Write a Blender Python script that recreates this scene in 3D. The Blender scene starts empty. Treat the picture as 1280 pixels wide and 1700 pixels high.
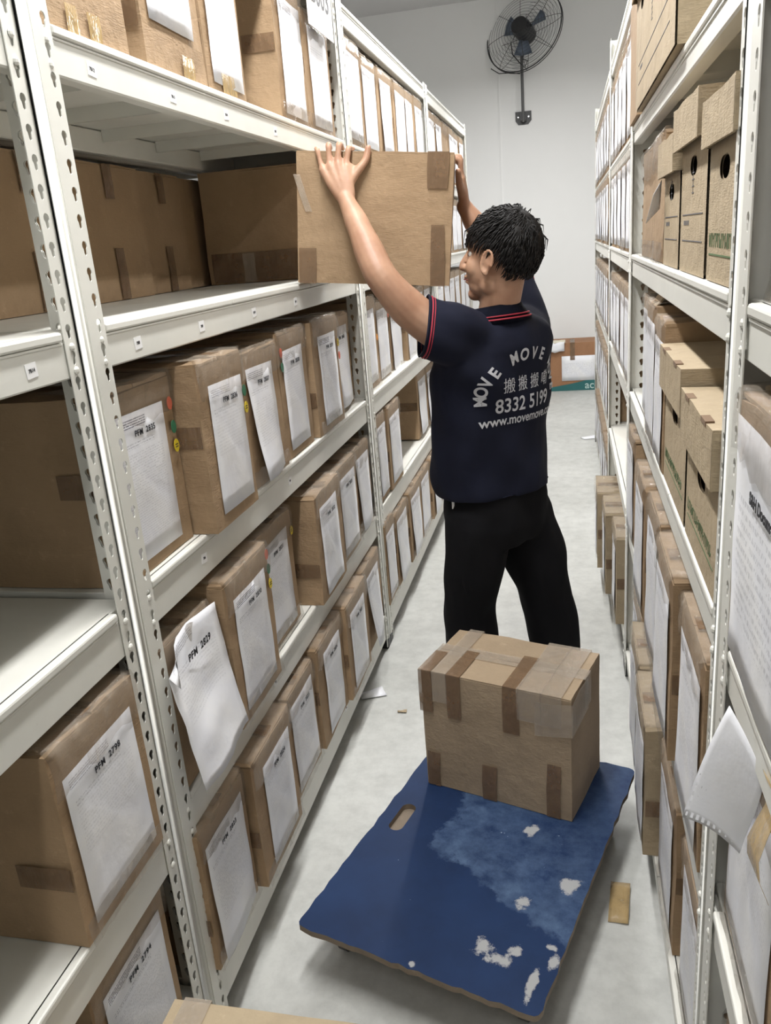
import bpy, bmesh, math, random
from mathutils import Vector, Matrix, noise
from mathutils.bvhtree import BVHTree
from math import pi, sin, cos, radians
S = bpy.context.scene
C = S.collection

# ------------------------------------------------------------------ camera
cam_data = bpy.data.cameras.new('camera')
cam_data.sensor_fit = 'VERTICAL'
cam_data.sensor_height = 36.0
cam_data.lens = 28.707
cam_data.clip_start = 0.02
cam = bpy.data.objects.new('camera', cam_data)
C.objects.link(cam)
cam.matrix_world = Matrix(((0.97522425, 0.00886951, 0.2210407, 0.0),
                           (0.2067165, 0.3192849, -0.92483806, 0.0),
                           (-0.07877782, 0.94761727, 0.3095409, 1.68),
                           (0, 0, 0, 1)))
S.camera = cam
# ------------------------------------------------------------------ world, lights, exposure
w = bpy.data.worlds.new('room_air')
S.world = w
w.use_nodes = True
w.node_tree.nodes['Background'].inputs[0].default_value = (0.9, 0.95, 1.0, 1)
w.node_tree.nodes['Background'].inputs[1].default_value = 0.04
S.view_settings.view_transform = 'Standard'
S.view_settings.look = 'None'
S.view_settings.gamma = 1.0
S.view_settings.use_curve_mapping = False
S.view_settings.exposure = -0.12


def area(name, loc, sx, sy, power, tilt=(0, 0, 0), col=(1.0, 0.995, 0.985)):
    l = bpy.data.lights.new(name, 'AREA')
    l.shape = 'RECTANGLE'
    l.size = sx
    l.size_y = sy
    l.energy = power
    l.color = col
    o = bpy.data.objects.new(name, l)
    o.location = loc
    o.rotation_euler = tilt
    C.objects.link(o)
    return o


# two rows of ceiling tubes: one over this aisle, one over the next aisle to the right
for y_ in (1.55, 4.2, 7.2):
    area('tube_or_fill_lamp', (-0.46, y_, 3.30), 0.12, 1.5, 74)
for y_ in (2.2, 5.6):
    area('tube_or_fill_lamp', (1.75, y_, 3.85), 0.12, 2.2, 40, (0, radians(22), 0))
area('tube_or_fill_lamp', (-0.4, -1.2, 3.4), 0.2, 1.5, 26)  # unseen fill lamp added behind the camera, not part of the tube rows


# ------------------------------------------------------------------ materials
def mat(name, col=(0.8, 0.8, 0.8), rough=0.5, metal=0.0):
    m = bpy.data.materials.new(name)
    m.use_nodes = True
    b = m.node_tree.nodes['Principled BSDF']
    b.inputs['Base Color'].default_value = (*col, 1)
    b.inputs['Roughness'].default_value = rough
    b.inputs['Metallic'].default_value = metal
    return m


class NG:
    """small helper around a node tree"""
    def __init__(s, m):
        s.t = m.node_tree
        s.b = s.t.nodes['Principled BSDF']

    def n(s, typ, **kw):
        x = s.t.nodes.new(typ)
        for k, v in kw.items():
            setattr(x, k, v)
        return x

    def l(s, a, b):
        s.t.links.new(a, b)

    def coord(s, kind='Object', scale=(1, 1, 1)):
        tc = s.n('ShaderNodeTexCoord')
        mp = s.n('ShaderNodeMapping')
        mp.inputs['Scale'].default_value = scale
        s.l(tc.outputs[kind], mp.inputs[0])
        return mp.outputs[0]

    def noise(s, vec, scale, detail=3, rough=0.55):
        x = s.n('ShaderNodeTexNoise')
        x.inputs['Scale'].default_value = scale
        x.inputs['Detail'].default_value = detail
        x.inputs['Roughness'].default_value = rough
        s.l(vec, x.inputs['Vector'])
        return x.outputs['Fac']

    def ramp(s, fac, stops):
        r = s.n('ShaderNodeValToRGB')
        e = r.color_ramp.elements
        while len(e) < len(stops):
            e.new(0.5)
        for i, (p, c) in enumerate(stops):
            e[i].position = p
            e[i].color = (*c, 1) if len(c) == 3 else c
        s.l(fac, r.inputs[0])
        return r.outputs[0]

    def mix(s, fac, a, b, mode='MIX'):
        x = s.n('ShaderNodeMix', data_type='RGBA', blend_type=mode)
        for i, v in ((0, fac), (6, a), (7, b)):
            if hasattr(v, 'is_linked'):
                s.l(v, x.inputs[i])
            elif i == 0:
                x.inputs[i].default_value = v
            else:
                x.inputs[i].default_value = (*v, 1)
        return x.outputs[2]

    def math(s, op, a, b=0.0, c=None):
        x = s.n('ShaderNodeMath', operation=op)
        for i, v in enumerate((a, b) if c is None else (a, b, c)):
            if hasattr(v, 'is_linked'):
                s.l(v, x.inputs[i])
            else:
                x.inputs[i].default_value = v
        return x.outputs[0]

    def bump(s, h, strength=0.3, dist=0.002):
        x = s.n('ShaderNodeBump')
        x.inputs['Strength'].default_value = strength
        x.inputs['Distance'].default_value = dist
        s.l(h, x.inputs['Height'])
        s.l(x.outputs[0], s.b.inputs['Normal'])


def card_mat(name, c0, c1, rough=0.78):
    m = mat(name, c0, rough)
    g = NG(m)
    v = g.coord('Object')
    big = g.noise(v, 5.0, 3)
    fine = g.noise(g.coord('Object', (60, 60, 400)), 1.0, 2)
    col = g.ramp(big, [(0.3, c0), (0.7, c1)])
    col = g.mix(g.math('MULTIPLY', fine, 0.25), col, tuple(x * 0.72 for x in c0))
    scuff = g.ramp(g.noise(v, 22, 6, 0.7), [(0.60, (0, 0, 0)), (0.72, (1, 1, 1))])
    col = g.mix(g.math('MULTIPLY', scuff, 0.4), col, tuple(x * 1.3 + 0.03 for x in c1))
    grime = g.ramp(g.noise(v, 7.5, 6, 0.65), [(0.52, (0, 0, 0)), (0.75, (1, 1, 1))])
    col = g.mix(g.math('MULTIPLY', grime, 0.45), col, tuple(x * 0.62 for x in c0))
    g.l(col, g.b.inputs['Base Color'])
    g.bump(g.math('ADD', fine, g.math('MULTIPLY', g.noise(v, 11, 5, 0.6), 9.0)), 0.45, 0.0016)
    return m


M = {}
M['card'] = card_mat('brown_cardboard', (0.345, 0.232, 0.132), (0.415, 0.285, 0.168))
M['card_dark'] = card_mat('deep_brown_cardboard', (0.26, 0.17, 0.11), (0.31, 0.205, 0.13))
M['card_tan'] = card_mat('tan_cardboard', (0.40, 0.315, 0.205), (0.46, 0.365, 0.24))
M['card_rust'] = card_mat('rust_brown_cardboard', (0.30, 0.15, 0.075), (0.35, 0.18, 0.09))
M['card_grey'] = card_mat('dusty_cardboard', (0.345, 0.26, 0.172), (0.41, 0.31, 0.205))
M['groove'] = mat('cardboard_edge', (0.2, 0.13, 0.08), 0.9)


def tape_mat(name, col, alpha, rough=0.14):
    m = mat(name, col, rough)
    g = NG(m)
    v = g.coord('Object', (1, 1, 1))
    wr = g.noise(g.coord('Object', (60, 60, 14)), 1.0, 4, 0.6)
    g.bump(wr, 0.9, 0.006)
    out = g.t.nodes['Material Output']
    tr = g.n('ShaderNodeBsdfTransparent')
    mx = g.n('ShaderNodeMixShader')
    f = g.ramp(g.noise(v, 18, 4, 0.6), [(0.3, (alpha * 0.7,) * 3), (0.75, (min(1, alpha * 1.35),) * 3)])
    g.l(f, mx.inputs[0])
    g.l(tr.outputs[0], mx.inputs[1])
    g.l(g.b.outputs[0], mx.inputs[2])
    g.l(mx.outputs[0], out.inputs[0])
    return m


M['tape_clear'] = tape_mat('clear_packing_tape', (0.55, 0.47, 0.38), 0.30)
M['tape_brown'] = tape_mat('brown_packing_tape', (0.25, 0.16, 0.095), 0.62)
M['tape_amber'] = tape_mat('amber_packing_tape', (0.56, 0.40, 0.19), 0.6)


def paper_mat(name, ink=0.55, body_top=0.74, body_bot=0.12, rows=58, seed=0.0, head=True):
    """white sheet printed with a header block and a table of fine lines"""
    m = mat(name, (0.83, 0.83, 0.85), 0.55)
    g = NG(m)
    tc = g.n('ShaderNodeTexCoord')
    sp = g.n('ShaderNodeSeparateXYZ')
    g.l(tc.outputs['UV'], sp.inputs[0])
    u, v = sp.outputs[0], sp.outputs[1]

    def band(x, a, b):
        return g.math('MULTIPLY', g.math('GREATER_THAN', x, a), g.math('LESS_THAN', x, b))

    def words(sx, sy, thr):
        mp = g.n('ShaderNodeMapping')
        mp.inputs['Scale'].default_value = (sx, sy, 1)
        mp.inputs['Location'].default_value = (seed, seed * 1.7, seed)
        g.l(tc.outputs['UV'], mp.inputs[0])
        nz = g.noise(mp.outputs[0], 1.0, 2, 0.7)
        return g.math('GREATER_THAN', nz, thr)
    row = g.math('LESS_THAN', g.math('FRACT', g.math('MULTIPLY', v, rows)), 0.5)
    t1 = g.math('MULTIPLY', g.math('MULTIPLY', band(v, body_bot, body_top), band(u, 0.09, 0.9)),
                g.math('MULTIPLY', row, words(70, rows * 0.98, 0.5)))
    tot = g.math('MULTIPLY', t1, ink * 0.5)
    if head:
        row2 = g.math('LESS_THAN', g.math('FRACT', g.math('MULTIPLY', v, 62)), 0.55)
        t2 = g.math('MULTIPLY', g.math('MULTIPLY', band(v, 0.895, 0.965), band(u, 0.06, 0.62)),
                    g.math('MULTIPLY', row2, words(90, 60, 0.42)))
        tot = g.math('ADD', tot, g.math('MULTIPLY', t2, min(1.0, ink * 1.7)))
        t3 = g.math('MULTIPLY', g.math('MULTIPLY', band(v, 0.765, 0.81), band(u, 0.09, 0.75)),
                    g.math('MULTIPLY', row, words(60, 60, 0.5)))
        tot = g.math('ADD', tot, g.math('MULTIPLY', t3, ink))
    base = g.ramp(g.noise(g.coord('Object'), 9, 3), [(0.35, (0.80, 0.81, 0.86)), (0.7, (0.87, 0.87, 0.88))])
    col = g.mix(tot, base, (0.13, 0.13, 0.17))
    g.l(col, g.b.inputs['Base Color'])
    g.bump(g.noise(g.coord('Object'), 16, 4, 0.5), 0.5, 0.006)
    return m


PAPERS = [paper_mat('printed_list_sheet'), paper_mat('printed_index_sheet', 0.42, 0.72, 0.3, 46, 3.3),
          paper_mat('faint_printed_sheet', 0.3, 0.78, 0.45, 40, 7.1), paper_mat('dense_printed_sheet', 0.6, 0.76, 0.08, 64, 5.2)]
M['paper_plain'] = paper_mat('blank_crumpled_sheet', 0.0, head=False)
M['paper_table'] = paper_mat('table_sheet', 0.6, 0.72, 0.2, 22, 2.2, False)
M['ink'] = mat('black_ink', (0.02, 0.02, 0.025), 0.6)
M['ink_grey'] = mat('grey_ink', (0.14, 0.14, 0.15), 0.6)
M['ink_green'] = mat('green_ink', (0.10, 0.16, 0.07), 0.7)
M['dot_red'] = mat('red_orange_sticker', (0.75, 0.13, 0.06), 0.5)
M['dot_green'] = mat('dark_green_sticker', (0.03, 0.16, 0.08), 0.5)
M['dot_yellow'] = mat('yellow_sticker', (0.72, 0.55, 0.03), 0.5)
M['dot_orange'] = mat('orange_sticker', (0.85, 0.30, 0.03), 0.5)


def metal_paint(name, col, rough=0.38):
    m = mat(name, col, rough)
    g = NG(m)
    v = g.coord('Object')
    nz = g.noise(v, 6, 5, 0.6)
    c = g.ramp(nz, [(0.3, tuple(x * 0.93 for x in col)), (0.65, col)])
    spots = g.ramp(g.noise(v, 55, 5, 0.7), [(0.70, (0, 0, 0)), (0.76, (1, 1, 1))])
    c = g.mix(g.math('MULTIPLY', spots, 0.45), c, (0.45, 0.42, 0.36))
    g.l(c, g.b.inputs['Base Color'])
    g.bump(g.noise(v, 160, 2), 0.05, 0.0005)
    return m


M['steel'] = metal_paint('cream_painted_steel', (0.76, 0.755, 0.70))
M['board'] = metal_paint('cream_shelf_board', (0.74, 0.735, 0.68), 0.42)
M['rivet'] = mat('bright_rivet', (0.85, 0.85, 0.82), 0.25, 0.3)
M['black_plastic'] = mat('black_plastic', (0.02, 0.02, 0.022), 0.45)
M['sticker_white'] = mat('white_sticker', (0.88, 0.88, 0.88), 0.5)

# floor: light grey sealed concrete with flecks and scuffs
m = mat('sealed_concrete', (0.6, 0.6, 0.57), 0.42)
g = NG(m)
v = g.coord('Object')
col = g.ramp(g.noise(v, 1.6, 5, 0.6), [(0.3, (0.48, 0.485, 0.46)), (0.7, (0.60, 0.605, 0.58))])
mot = g.ramp(g.noise(v, 14, 6, 0.7), [(0.35, (0.8, 0.8, 0.8)), (0.6, (1, 1, 1))])
col = g.mix(0.85, col, mot, 'MULTIPLY')
fleck = g.ramp(g.noise(v, 75, 4, 0.75), [(0.665, (0, 0, 0)), (0.72, (1, 1, 1))])
patch = g.ramp(g.noise(v, 3.3, 3), [(0.42, (0.15, 0.15, 0.15)), (0.62, (1, 1, 1))])
col = g.mix(g.math('MULTIPLY', g.math('MULTIPLY', fleck, patch), 0.75), col, (0.17, 0.16, 0.15))
g.l(col, g.b.inputs['Base Color'])
g.l(g.ramp(g.noise(v, 5, 5), [(0.3, (0.34,) * 3), (0.7, (0.58,) * 3)]), g.b.inputs['Roughness'])
g.bump(g.noise(v, 40, 5), 0.12, 0.002)
M['floor'] = m
m = mat('white_wall_paint', (0.80, 0.80, 0.79), 0.7)
g = NG(m)
g.l(g.ramp(g.noise(g.coord('Object'), 0.9, 4), [(0.3, (0.84, 0.84, 0.83)), (0.7, (0.88, 0.88, 0.87))]), g.b.inputs['Base Color'])
g.bump(g.noise(g.coord('Object'), 60, 3), 0.08, 0.001)
M['wall'] = m
M['ceiling'] = mat('ceiling_paint', (0.70, 0.69, 0.69), 0.8)


# ------------------------------------------------------------------ mesh helpers
def new_obj(name, bm, material, parent=None, smooth=False, loc=None, rot=None):
    me = bpy.data.meshes.new(name)
    bm.normal_update()
    bm.to_mesh(me)
    bm.free()
    mats = material if isinstance(material, (list, tuple)) else [material]
    for mm in mats:
        me.materials.append(mm)
    if smooth:
        for p in me.polygons:
            p.use_smooth = True
    o = bpy.data.objects.new(name, me)
    C.objects.link(o)
    if parent is not None:
        o.parent = parent
    if loc is not None:
        o.location = loc
    if rot is not None:
        o.rotation_euler = rot
    return o


def from_mesh(name, me, parent=None, loc=None, rot=None):
    o = bpy.data.objects.new(name, me)
    C.objects.link(o)
    if parent is not None:
        o.parent = parent
    if loc is not None:
        o.location = loc
    if rot is not None:
        o.rotation_euler = rot
    return o


def tag(o, label=None, cat=None, group=None, kind=None):
    if label:
        o['label'] = label
    if cat:
        o['category'] = cat
    if group:
        o['group'] = group
    if kind:
        o['kind'] = kind
    return o


def empty(name, loc=(0, 0, 0), rz=0.0):
    o = bpy.data.objects.new(name, None)
    o.location = loc
    o.rotation_euler = (0, 0, rz)
    o.empty_display_size = 0.1
    C.objects.link(o)
    return o


def bx(bm, x0, x1, y0, y1, z0, z1, mi=0, bev=0.0, seg=1):
    vs = [bm.verts.new((x, y, z)) for x in (x0, x1) for y in (y0, y1) for z in (z0, z1)]
    idx = ((0, 1, 3, 2), (4, 6, 7, 5), (0, 4, 5, 1), (2, 3, 7, 6), (0, 2, 6, 4), (1, 5, 7, 3))
    fs = [bm.faces.new([vs[i] for i in f]) for f in idx]
    for f in fs:
        f.material_index = mi
    if bev:
        es = list({e for f in fs for e in f.edges})
        r = bmesh.ops.bevel(bm, geom=es, offset=bev, segments=seg, affect='EDGES', profile=0.5)
        for f in r['faces']:
            f.material_index = mi
    return vs


def gridbox(bm, x0, x1, y0, y1, z0, z1, n=(4, 5, 5), amp=0.0, seed=0, top_crush=0.0, mi=0):
    """box whose six faces are grids, gently bulged and dented"""
    nx, ny, nz = n
    vd = {}

    def V(i, j, k):
        if (i, j, k) in vd:
            return vd[(i, j, k)]
        a, b, c = i / nx, j / ny, k / nz
        p = Vector((x0 + (x1 - x0) * a, y0 + (y1 - y0) * b, z0 + (z1 - z0) * c))
        if amp:
            q = noise.noise_vector(Vector((a * 2.3 + seed * 3.1, b * 2.7, c * 2.1)))
            bul = 16 * (b * (1 - b)) * (c * (1 - c)) if i in (0, nx) else 16 * (a * (1 - a)) * (c * (1 - c))
            p += Vector((q.x, q.y, 0)) * amp * 0.8
            if i in (0, nx):
                p.x += (1 if i else -1) * amp * 0.7 * bul
            if j in (0, ny):
                p.y += (1 if j else -1) * amp * 0.5 * bul
            # faces may dent inwards but hardly swell outwards
            p.x = min(p.x, x1 + 0.0012)
            p.y = min(max(p.y, y0 - 0.003), y1 + 0.003)
        if top_crush and k == nz:
            p.z += top_crush * noise.noise(Vector((a * 4 + seed, b * 6, seed * 1.7)))
        vd[(i, j, k)] = bm.verts.new(p)
        return vd[(i, j, k)]
    for fi in (0, nx):
        for j in range(ny):
            for k in range(nz):
                q = [V(fi, j, k), V(fi, j + 1, k), V(fi, j + 1, k + 1), V(fi, j, k + 1)]
                bm.faces.new(q if fi else q[::-1]).material_index = mi
    for fj in (0, ny):
        for i in range(nx):
            for k in range(nz):
                q = [V(i, fj, k), V(i, fj, k + 1), V(i + 1, fj, k + 1), V(i + 1, fj, k)]
                bm.faces.new(q if fj else q[::-1]).material_index = mi
    for fk in (0, nz):
        for i in range(nx):
            for j in range(ny):
                q = [V(i, j, fk), V(i + 1, j, fk), V(i + 1, j + 1, fk), V(i, j + 1, fk)]
                bm.faces.new(q if fk else q[::-1]).material_index = mi


def tube(bm, pts, rad, n=8, cap=True, mi=0):
    """round tube through pts, rad a number or a list"""
    pts = [Vector(p) for p in pts]
    rs = rad if isinstance(rad, (list, tuple)) else [rad] * len(pts)
    rings = []
    up = None
    for i, p in enumerate(pts):
        t = (pts[min(i + 1, len(pts) - 1)] - pts[max(i - 1, 0)]).normalized()
        if up is None:
            up = Vector((0, 0, 1)) if abs(t.z) < 0.9 else Vector((1, 0, 0))
        s = t.cross(up).normalized()
        up = s.cross(t).normalized()
        r = rs[i]
        ra, rb = r if isinstance(r, (list, tuple)) else (r, r)
        rings.append([bm.verts.new(p + s * cos(2 * pi * k / n) * ra + up * sin(2 * pi * k / n) * rb) for k in range(n)])
    for a, b in zip(rings, rings[1:]):
        for k in range(n):
            bm.faces.new((a[k], a[(k + 1) % n], b[(k + 1) % n], b[k])).material_index = mi
    if cap:
        bm.faces.new(rings[0][::-1]).material_index = mi
        bm.faces.new(rings[-1]).material_index = mi
    return rings


def sheet(bm, w_, h_, nu, nv, fn, thick=0.0006, mi=0):
    """paper: grid of size w_ x h_, fn(u, v) -> (x, y, z); carries a UV map and a real thickness"""
    uvl = bm.loops.layers.uv.verify()
    front = [[bm.verts.new(fn(i / nu, j / nv)) for i in range(nu + 1)] for j in range(nv + 1)]
    back = [[bm.verts.new(Vector(fn(i / nu, j / nv)) + Vector((-thick, 0, 0))) for i in range(nu + 1)] for j in range(nv + 1)]

    def face(vs, uvs):
        f = bm.faces.new(vs)
        f.material_index = mi
        f.smooth = True
        for l, uv in zip(f.loops, uvs):
            l[uvl].uv = uv
    for j in range(nv):
        for i in range(nu):
            uv = [(i / nu, j / nv), ((i + 1) / nu, j / nv), ((i + 1) / nu, (j + 1) / nv), (i / nu, (j + 1) / nv)]
            face([front[j][i], front[j][i + 1], front[j + 1][i + 1], front[j + 1][i]], uv)
            face([back[j + 1][i], back[j + 1][i + 1], back[j][i + 1], back[j][i]], [(0, 0)] * 4)
    z4 = [(0, 0)] * 4
    for i in range(nu):
        face([back[0][i], back[0][i + 1], front[0][i + 1], front[0][i]], z4)
        face([front[nv][i], front[nv][i + 1], back[nv][i + 1], back[nv][i]], z4)
    for j in range(nv):
        face([front[j][0], front[j + 1][0], back[j + 1][0], back[j][0]], z4)
        face([back[j][nu], back[j + 1][nu], front[j + 1][nu], front[j][nu]], z4)


_txt = {}


def text_mesh(s, size, bold=0.0, extrude=0.0002):
    key = (s, size, bold)
    if key in _txt:
        return _txt[key]
    cu = bpy.data.curves.new('lettering', 'FONT')
    cu.body = s
    cu.size = size
    if s.startswith('PFM'):
        cu.space_character = 1.15
    cu.align_x = 'CENTER'
    cu.align_y = 'CENTER'
    cu.extrude = extrude
    cu.offset = bold
    o = bpy.data.objects.new('lettering', cu)
    C.objects.link(o)
    bpy.context.view_layer.update()
    dg = bpy.context.evaluated_depsgraph_get()
    me = bpy.data.meshes.new_from_object(o.evaluated_get(dg))
    bpy.data.objects.remove(o)
    me.materials.clear()
    _txt[key] = me
    return me


def lettering(name, s, size, material, parent, loc, rot, bold=0.0):
    me = text_mesh(s, size, bold).copy()
    me.materials.append(material)
    return from_mesh(name, me, parent, loc, rot)


# ------------------------------------------------------------------ room
def struct(name, x0, x1, y0, y1, z0, z1, m):
    bm = bmesh.new()
    bx(bm, x0, x1, y0, y1, z0, z1)
    return tag(new_obj(name, bm, m), kind='structure')


WY = 9.75
struct('floor', -5.0, 3.2, -3.2, WY, -0.1, 0.0, M['floor'])
struct('ceiling', -5.1, 3.3, -3.3, WY + 0.1, 4.02, 4.12, M['ceiling'])
struct('wall_back', -5.1, 3.3, WY, WY + 0.1, 0, 4.02, M['wall'])
struct('wall_left', -5.1, -5.0, -3.2, WY, 0, 4.02, M['wall'])
struct('wall_right', 3.2, 3.3, -3.2, WY, 0, 4.02, M['wall'])
struct('wall_front', -5.1, 3.3, -3.3, -3.2, 0, 4.02, M['wall'])
struct('trim_1', -0.715, -0.70, WY - 0.012, WY, 0.0, 4.02, M['wall'])

# ------------------------------------------------------------------ racks
PITCH = 0.042


def post_mesh(sy, height):
    """L-shaped upright, corner at the origin, front flange runs along sy*Y, side flange along -X, keyholes in both"""
    bm = bmesh.new()
    W, T, HC, R = 0.060, 0.002, 0.043, 0.009
    n = int(height / PITCH)
    hole = []
    for k in range(9):
        a = pi * (-0.28) + (pi * 1.56) * k / 8
        hole.append((0.0075 * cos(a), 0.006 + 0.0075 * sin(a)))
    hole += [(-0.0035, -0.008), (0, -0.0105), (0.0035, -0.008)]

    def cell(to3, z0, z1, w0, w1):
        outer = [(w0, z0), (w1, z0), (w1, z1), (w0, z1)]
        zc = (z0 + z1) / 2
        ov = [bm.verts.new(to3(a, b)) for a, b in outer]
        hv = [bm.verts.new(to3(HC + a, zc + b)) for a, b in hole]
        es = [bm.edges.new((ov[i], ov[(i + 1) % 4])) for i in range(4)]
        es += [bm.edges.new((hv[i], hv[(i + 1) % len(hv)])) for i in range(len(hv))]
        bmesh.ops.triangle_fill(bm, use_beauty=True, use_dissolve=False, edges=es)
    for i in range(n):
        z0, z1 = i * height / n, (i + 1) * height / n
        cell(lambda a, b: (0, sy * a, b), z0, z1, R, W)
        cell(lambda a, b: (-a, 0, b), z0, z1, R, W)
    prev = None
    for k in range(5):
        a = pi / 2 * k / 4
        p = (-R + R * cos(a), sy * (R - R * sin(a)))
        vs = [bm.verts.new((p[0], p[1], 0)), bm.verts.new((p[0], p[1], height))]
        if prev:
            f = bm.faces.new((prev[0], vs[0], vs[1], prev[1]))
            f.smooth = True
        prev = vs
    bmesh.ops.remove_doubles(bm, verts=bm.verts, dist=0.0001)
    bmesh.ops.recalc_face_normals(bm, faces=bm.faces)
    bmesh.ops.solidify(bm, geom=bm.faces[:], thickness=T * 0.9)
    # black foot
    bx(bm, -0.05, 0.002, *sorted((-sy * 0.002, sy * 0.05)), -0.012, 0.03, 1, 0.003)
    me = bpy.data.meshes.new('upright_post')
    bm.to_mesh(me)
    bm.free()
    me.materials.append(M['steel'])
    me.materials.append(M['black_plastic'])
    return me


POST = {}


def get_post(sy, h):
    if (sy, h) not in POST:
        POST[(sy, h)] = post_mesh(sy, h)
    return POST[(sy, h)]


def rack(label, xf, facing, y0, y1, levels, depth=0.48, height=2.52, tags=None, group=None, bh=(0.12, 0.092, 0.09, 0.076, 0.074, 0.07)):
    """boltless rack bay. facing=+1: front looks to +X (left side of aisle), -1: to -X. Local frame: front plane x=0, rack goes to -X."""
    L = y1 - y0
    if facing > 0:
        root = empty('shelving_rack', (xf, y0, 0), 0)
    else:
        root = empty('shelving_rack', (xf, y1, 0), pi)
    tag(root, label, 'shelving rack', group)
    for (px, py, sy, rz) in ((0, 0, 1, 0), (0, L, -1, 0), (-depth, 0, -1, pi), (-depth, L, 1, pi)):
        me = get_post(sy, height)
        from_mesh('upright_post', me, root, (px, py, 0.012), (0, 0, rz))
    for li, z in enumerate(levels):
        for rear in (0, 1):
            bm = bmesh.new()
            x0, x1 = (-0.034, -0.0035) if not rear else (-depth + 0.0035, -depth + 0.034)
            bx(bm, x0, x1, 0.012, L - 0.012, z - bh[li], z - 0.016, 0, 0.003)
            if not rear:
                # thin bead where the beam turns over below the board edge
                bx(bm, x1 - 0.004, x1 + 0.0022, 0.064, L - 0.064, z - 0.0215, z - 0.0172, 0, 0.001)
                for yy in (0.043, L - 0.043):
                    for zz in (z - 0.026, z - bh[li] + 0.012):
                        bmesh.ops.create_uvsphere(bm, u_segments=8, v_segments=5, radius=0.0066,
                                                  matrix=Matrix.Translation((0.0008, yy, zz)) @ Matrix.Diagonal((0.6, 1, 1, 1)))
            b = new_obj('shelf_beam', bm, M['steel'], root)
            if not rear and tags and li in tags:
                for (yy, s) in tags[li]:
                    bm = bmesh.new()
                    bx(bm, -0.0034, -0.0026, -0.0135, 0.0135, -0.011, 0.011)
                    st = new_obj('location_sticker', bm, M['sticker_white'], b, loc=(0, yy if facing > 0 else L - yy, z - 0.047), rot=(radians(random.Random(yy).uniform(-6, 6)), 0, 0))
                    me = text_mesh(s, 0.0078, 0.0002).copy()
                    me.materials.append(M['ink'])
                    st2 = bmesh.new()
                    st2.from_mesh(me)
                    st2.transform(Matrix.Translation((-0.0024, 0, 0)) @ Matrix.Rotation(pi / 2, 4, 'Z') @ Matrix.Rotation(pi / 2, 4, 'X'))
                    st2.to_mesh(me)
                    st2.free()
                    # print joined into the sticker mesh
                    bm3 = bmesh.new()
                    bm3.from_mesh(st.data)
                    n0 = len(bm3.faces)
                    bm3.from_mesh(me)
                    bm3.faces.ensure_lookup_table()
                    for f in bm3.faces[n0:]:
                        f.material_index = 1
                    bm3.to_mesh(st.data)
                    bm3.free()
                    st.data.materials.append(M['ink'])
        nb = 3
        wb = (L - 0.01) / nb
        for k in range(nb):
            bm = bmesh.new()
            ya, yb = 0.005 + k * wb + 0.001, 0.005 + (k + 1) * wb - 0.001
            fa = ya if k else ya + 0.058
            fb = yb if k < nb - 1 else yb - 0.058
            bx(bm, -depth + 0.012, -0.012, ya, yb, z - 0.014, z, 0, 0.0015)
            bx(bm, -0.02, 0.0015, fa, fb, z - 0.016, z, 0, 0.004, 2)
            # folded ribs below the board
            for rib in (ya + 0.004, yb - 0.006, (ya + yb) / 2):
                bx(bm, -depth + 0.036, -0.036, rib, rib + 0.002, z - 0.045, z - 0.0135)
            new_obj('shelf_board', bm, M['board'], root)
        for yy in (0.003, L - 0.005):
            bm = bmesh.new()
            bx(bm, -depth + 0.01, -0.01, yy, yy + 0.002, z - bh[li] + 0.006, z - 0.018)
            new_obj('side_tie', bm, M['steel'], root)
    return root


XL, XR = -0.7855, 0.2045
LL = [0.170, 0.622, 1.105, 1.590, 2.050, 2.515]
tags_b2 = {4: [(0.173, '7B12'), (0.482, '7B13'), (0.765, '7B14'), (1.116, '7B15')],
           3: [(0.172, '7B8'), (0.46, '7B9'), (0.785, '7B10'), (1.13, '7B11')],
           2: [(0.3, '7B6'), (0.9, '7B7')], 1: [(0.6, '7B3')], 0: [(1.2, '7B1')]}
rack('cream slotted rack cut off by the left edge, holding the PFM 2798 box', XL, 1, -0.70, 1.246, [0.17, 0.615, 1.10, 1.59, 2.04, 2.5],
     tags={3: [(1.793, '7B14')], 2: [(1.0, '7B4')]})
rack('cream slotted steel rack on the left holding boxes coded PFM 2829 to 2837', XL, 1, 1.250, 3.176, LL, tags=tags_b2)
rack('cream steel rack on the left directly behind the lifted box and the man', XL, 1, 3.180, 5.100, LL)
rack('farthest cream steel rack on the left, ending below the wall fan', XL, 1, 5.104, 7.06, LL)
rack('rear rack backing onto the nearest left rack, only seen through its head-high opening', XL - 1.0, -1, -0.70, 1.246, [0.17, 0.615, 1.10, 1.59, 2.04, 2.5]).location.x = XL - 0.995
rack('rear rack holding the shadowed boxes behind the gap the man reaches into', XL - 1.0, -1, 1.250, 3.176, LL).location.x = XL - 0.995
RL = [0.125, 0.645, 1.132, 1.587, 1.975, 2.44]
rack('cream slotted rack cut off by the right edge beside the loose printed sheet', XR, -1, -0.85, 1.110, [0.125, 0.695, 1.132, 1.583, 1.975, 2.44], bh=(0.075, 0.075, 0.072, 0.070, 0.052, 0.052))
rack('cream slotted steel rack on the right holding the lidded storage boxes', XR, -1, 1.114, 3.003, RL, height=2.30 + 0.2, bh=(0.075, 0.075, 0.072, 0.070, 0.052, 0.052))
rack('cream steel rack on the right with an empty white shelf at knee height', XR, -1, 3.007, 4.50, [0.125, 0.66, 1.12, 1.587, 1.955, 2.40], height=2.5, bh=(0.075, 0.075, 0.072, 0.070, 0.052, 0.052))
rack('farthest cream steel rack on the right, beside the box on the floor', XR, -1, 4.504, 6.85, [0.125, 0.66, 1.12, 1.587, 1.955, 2.40], height=2.5, bh=(0.075, 0.075, 0.072, 0.070, 0.052, 0.052))


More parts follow.
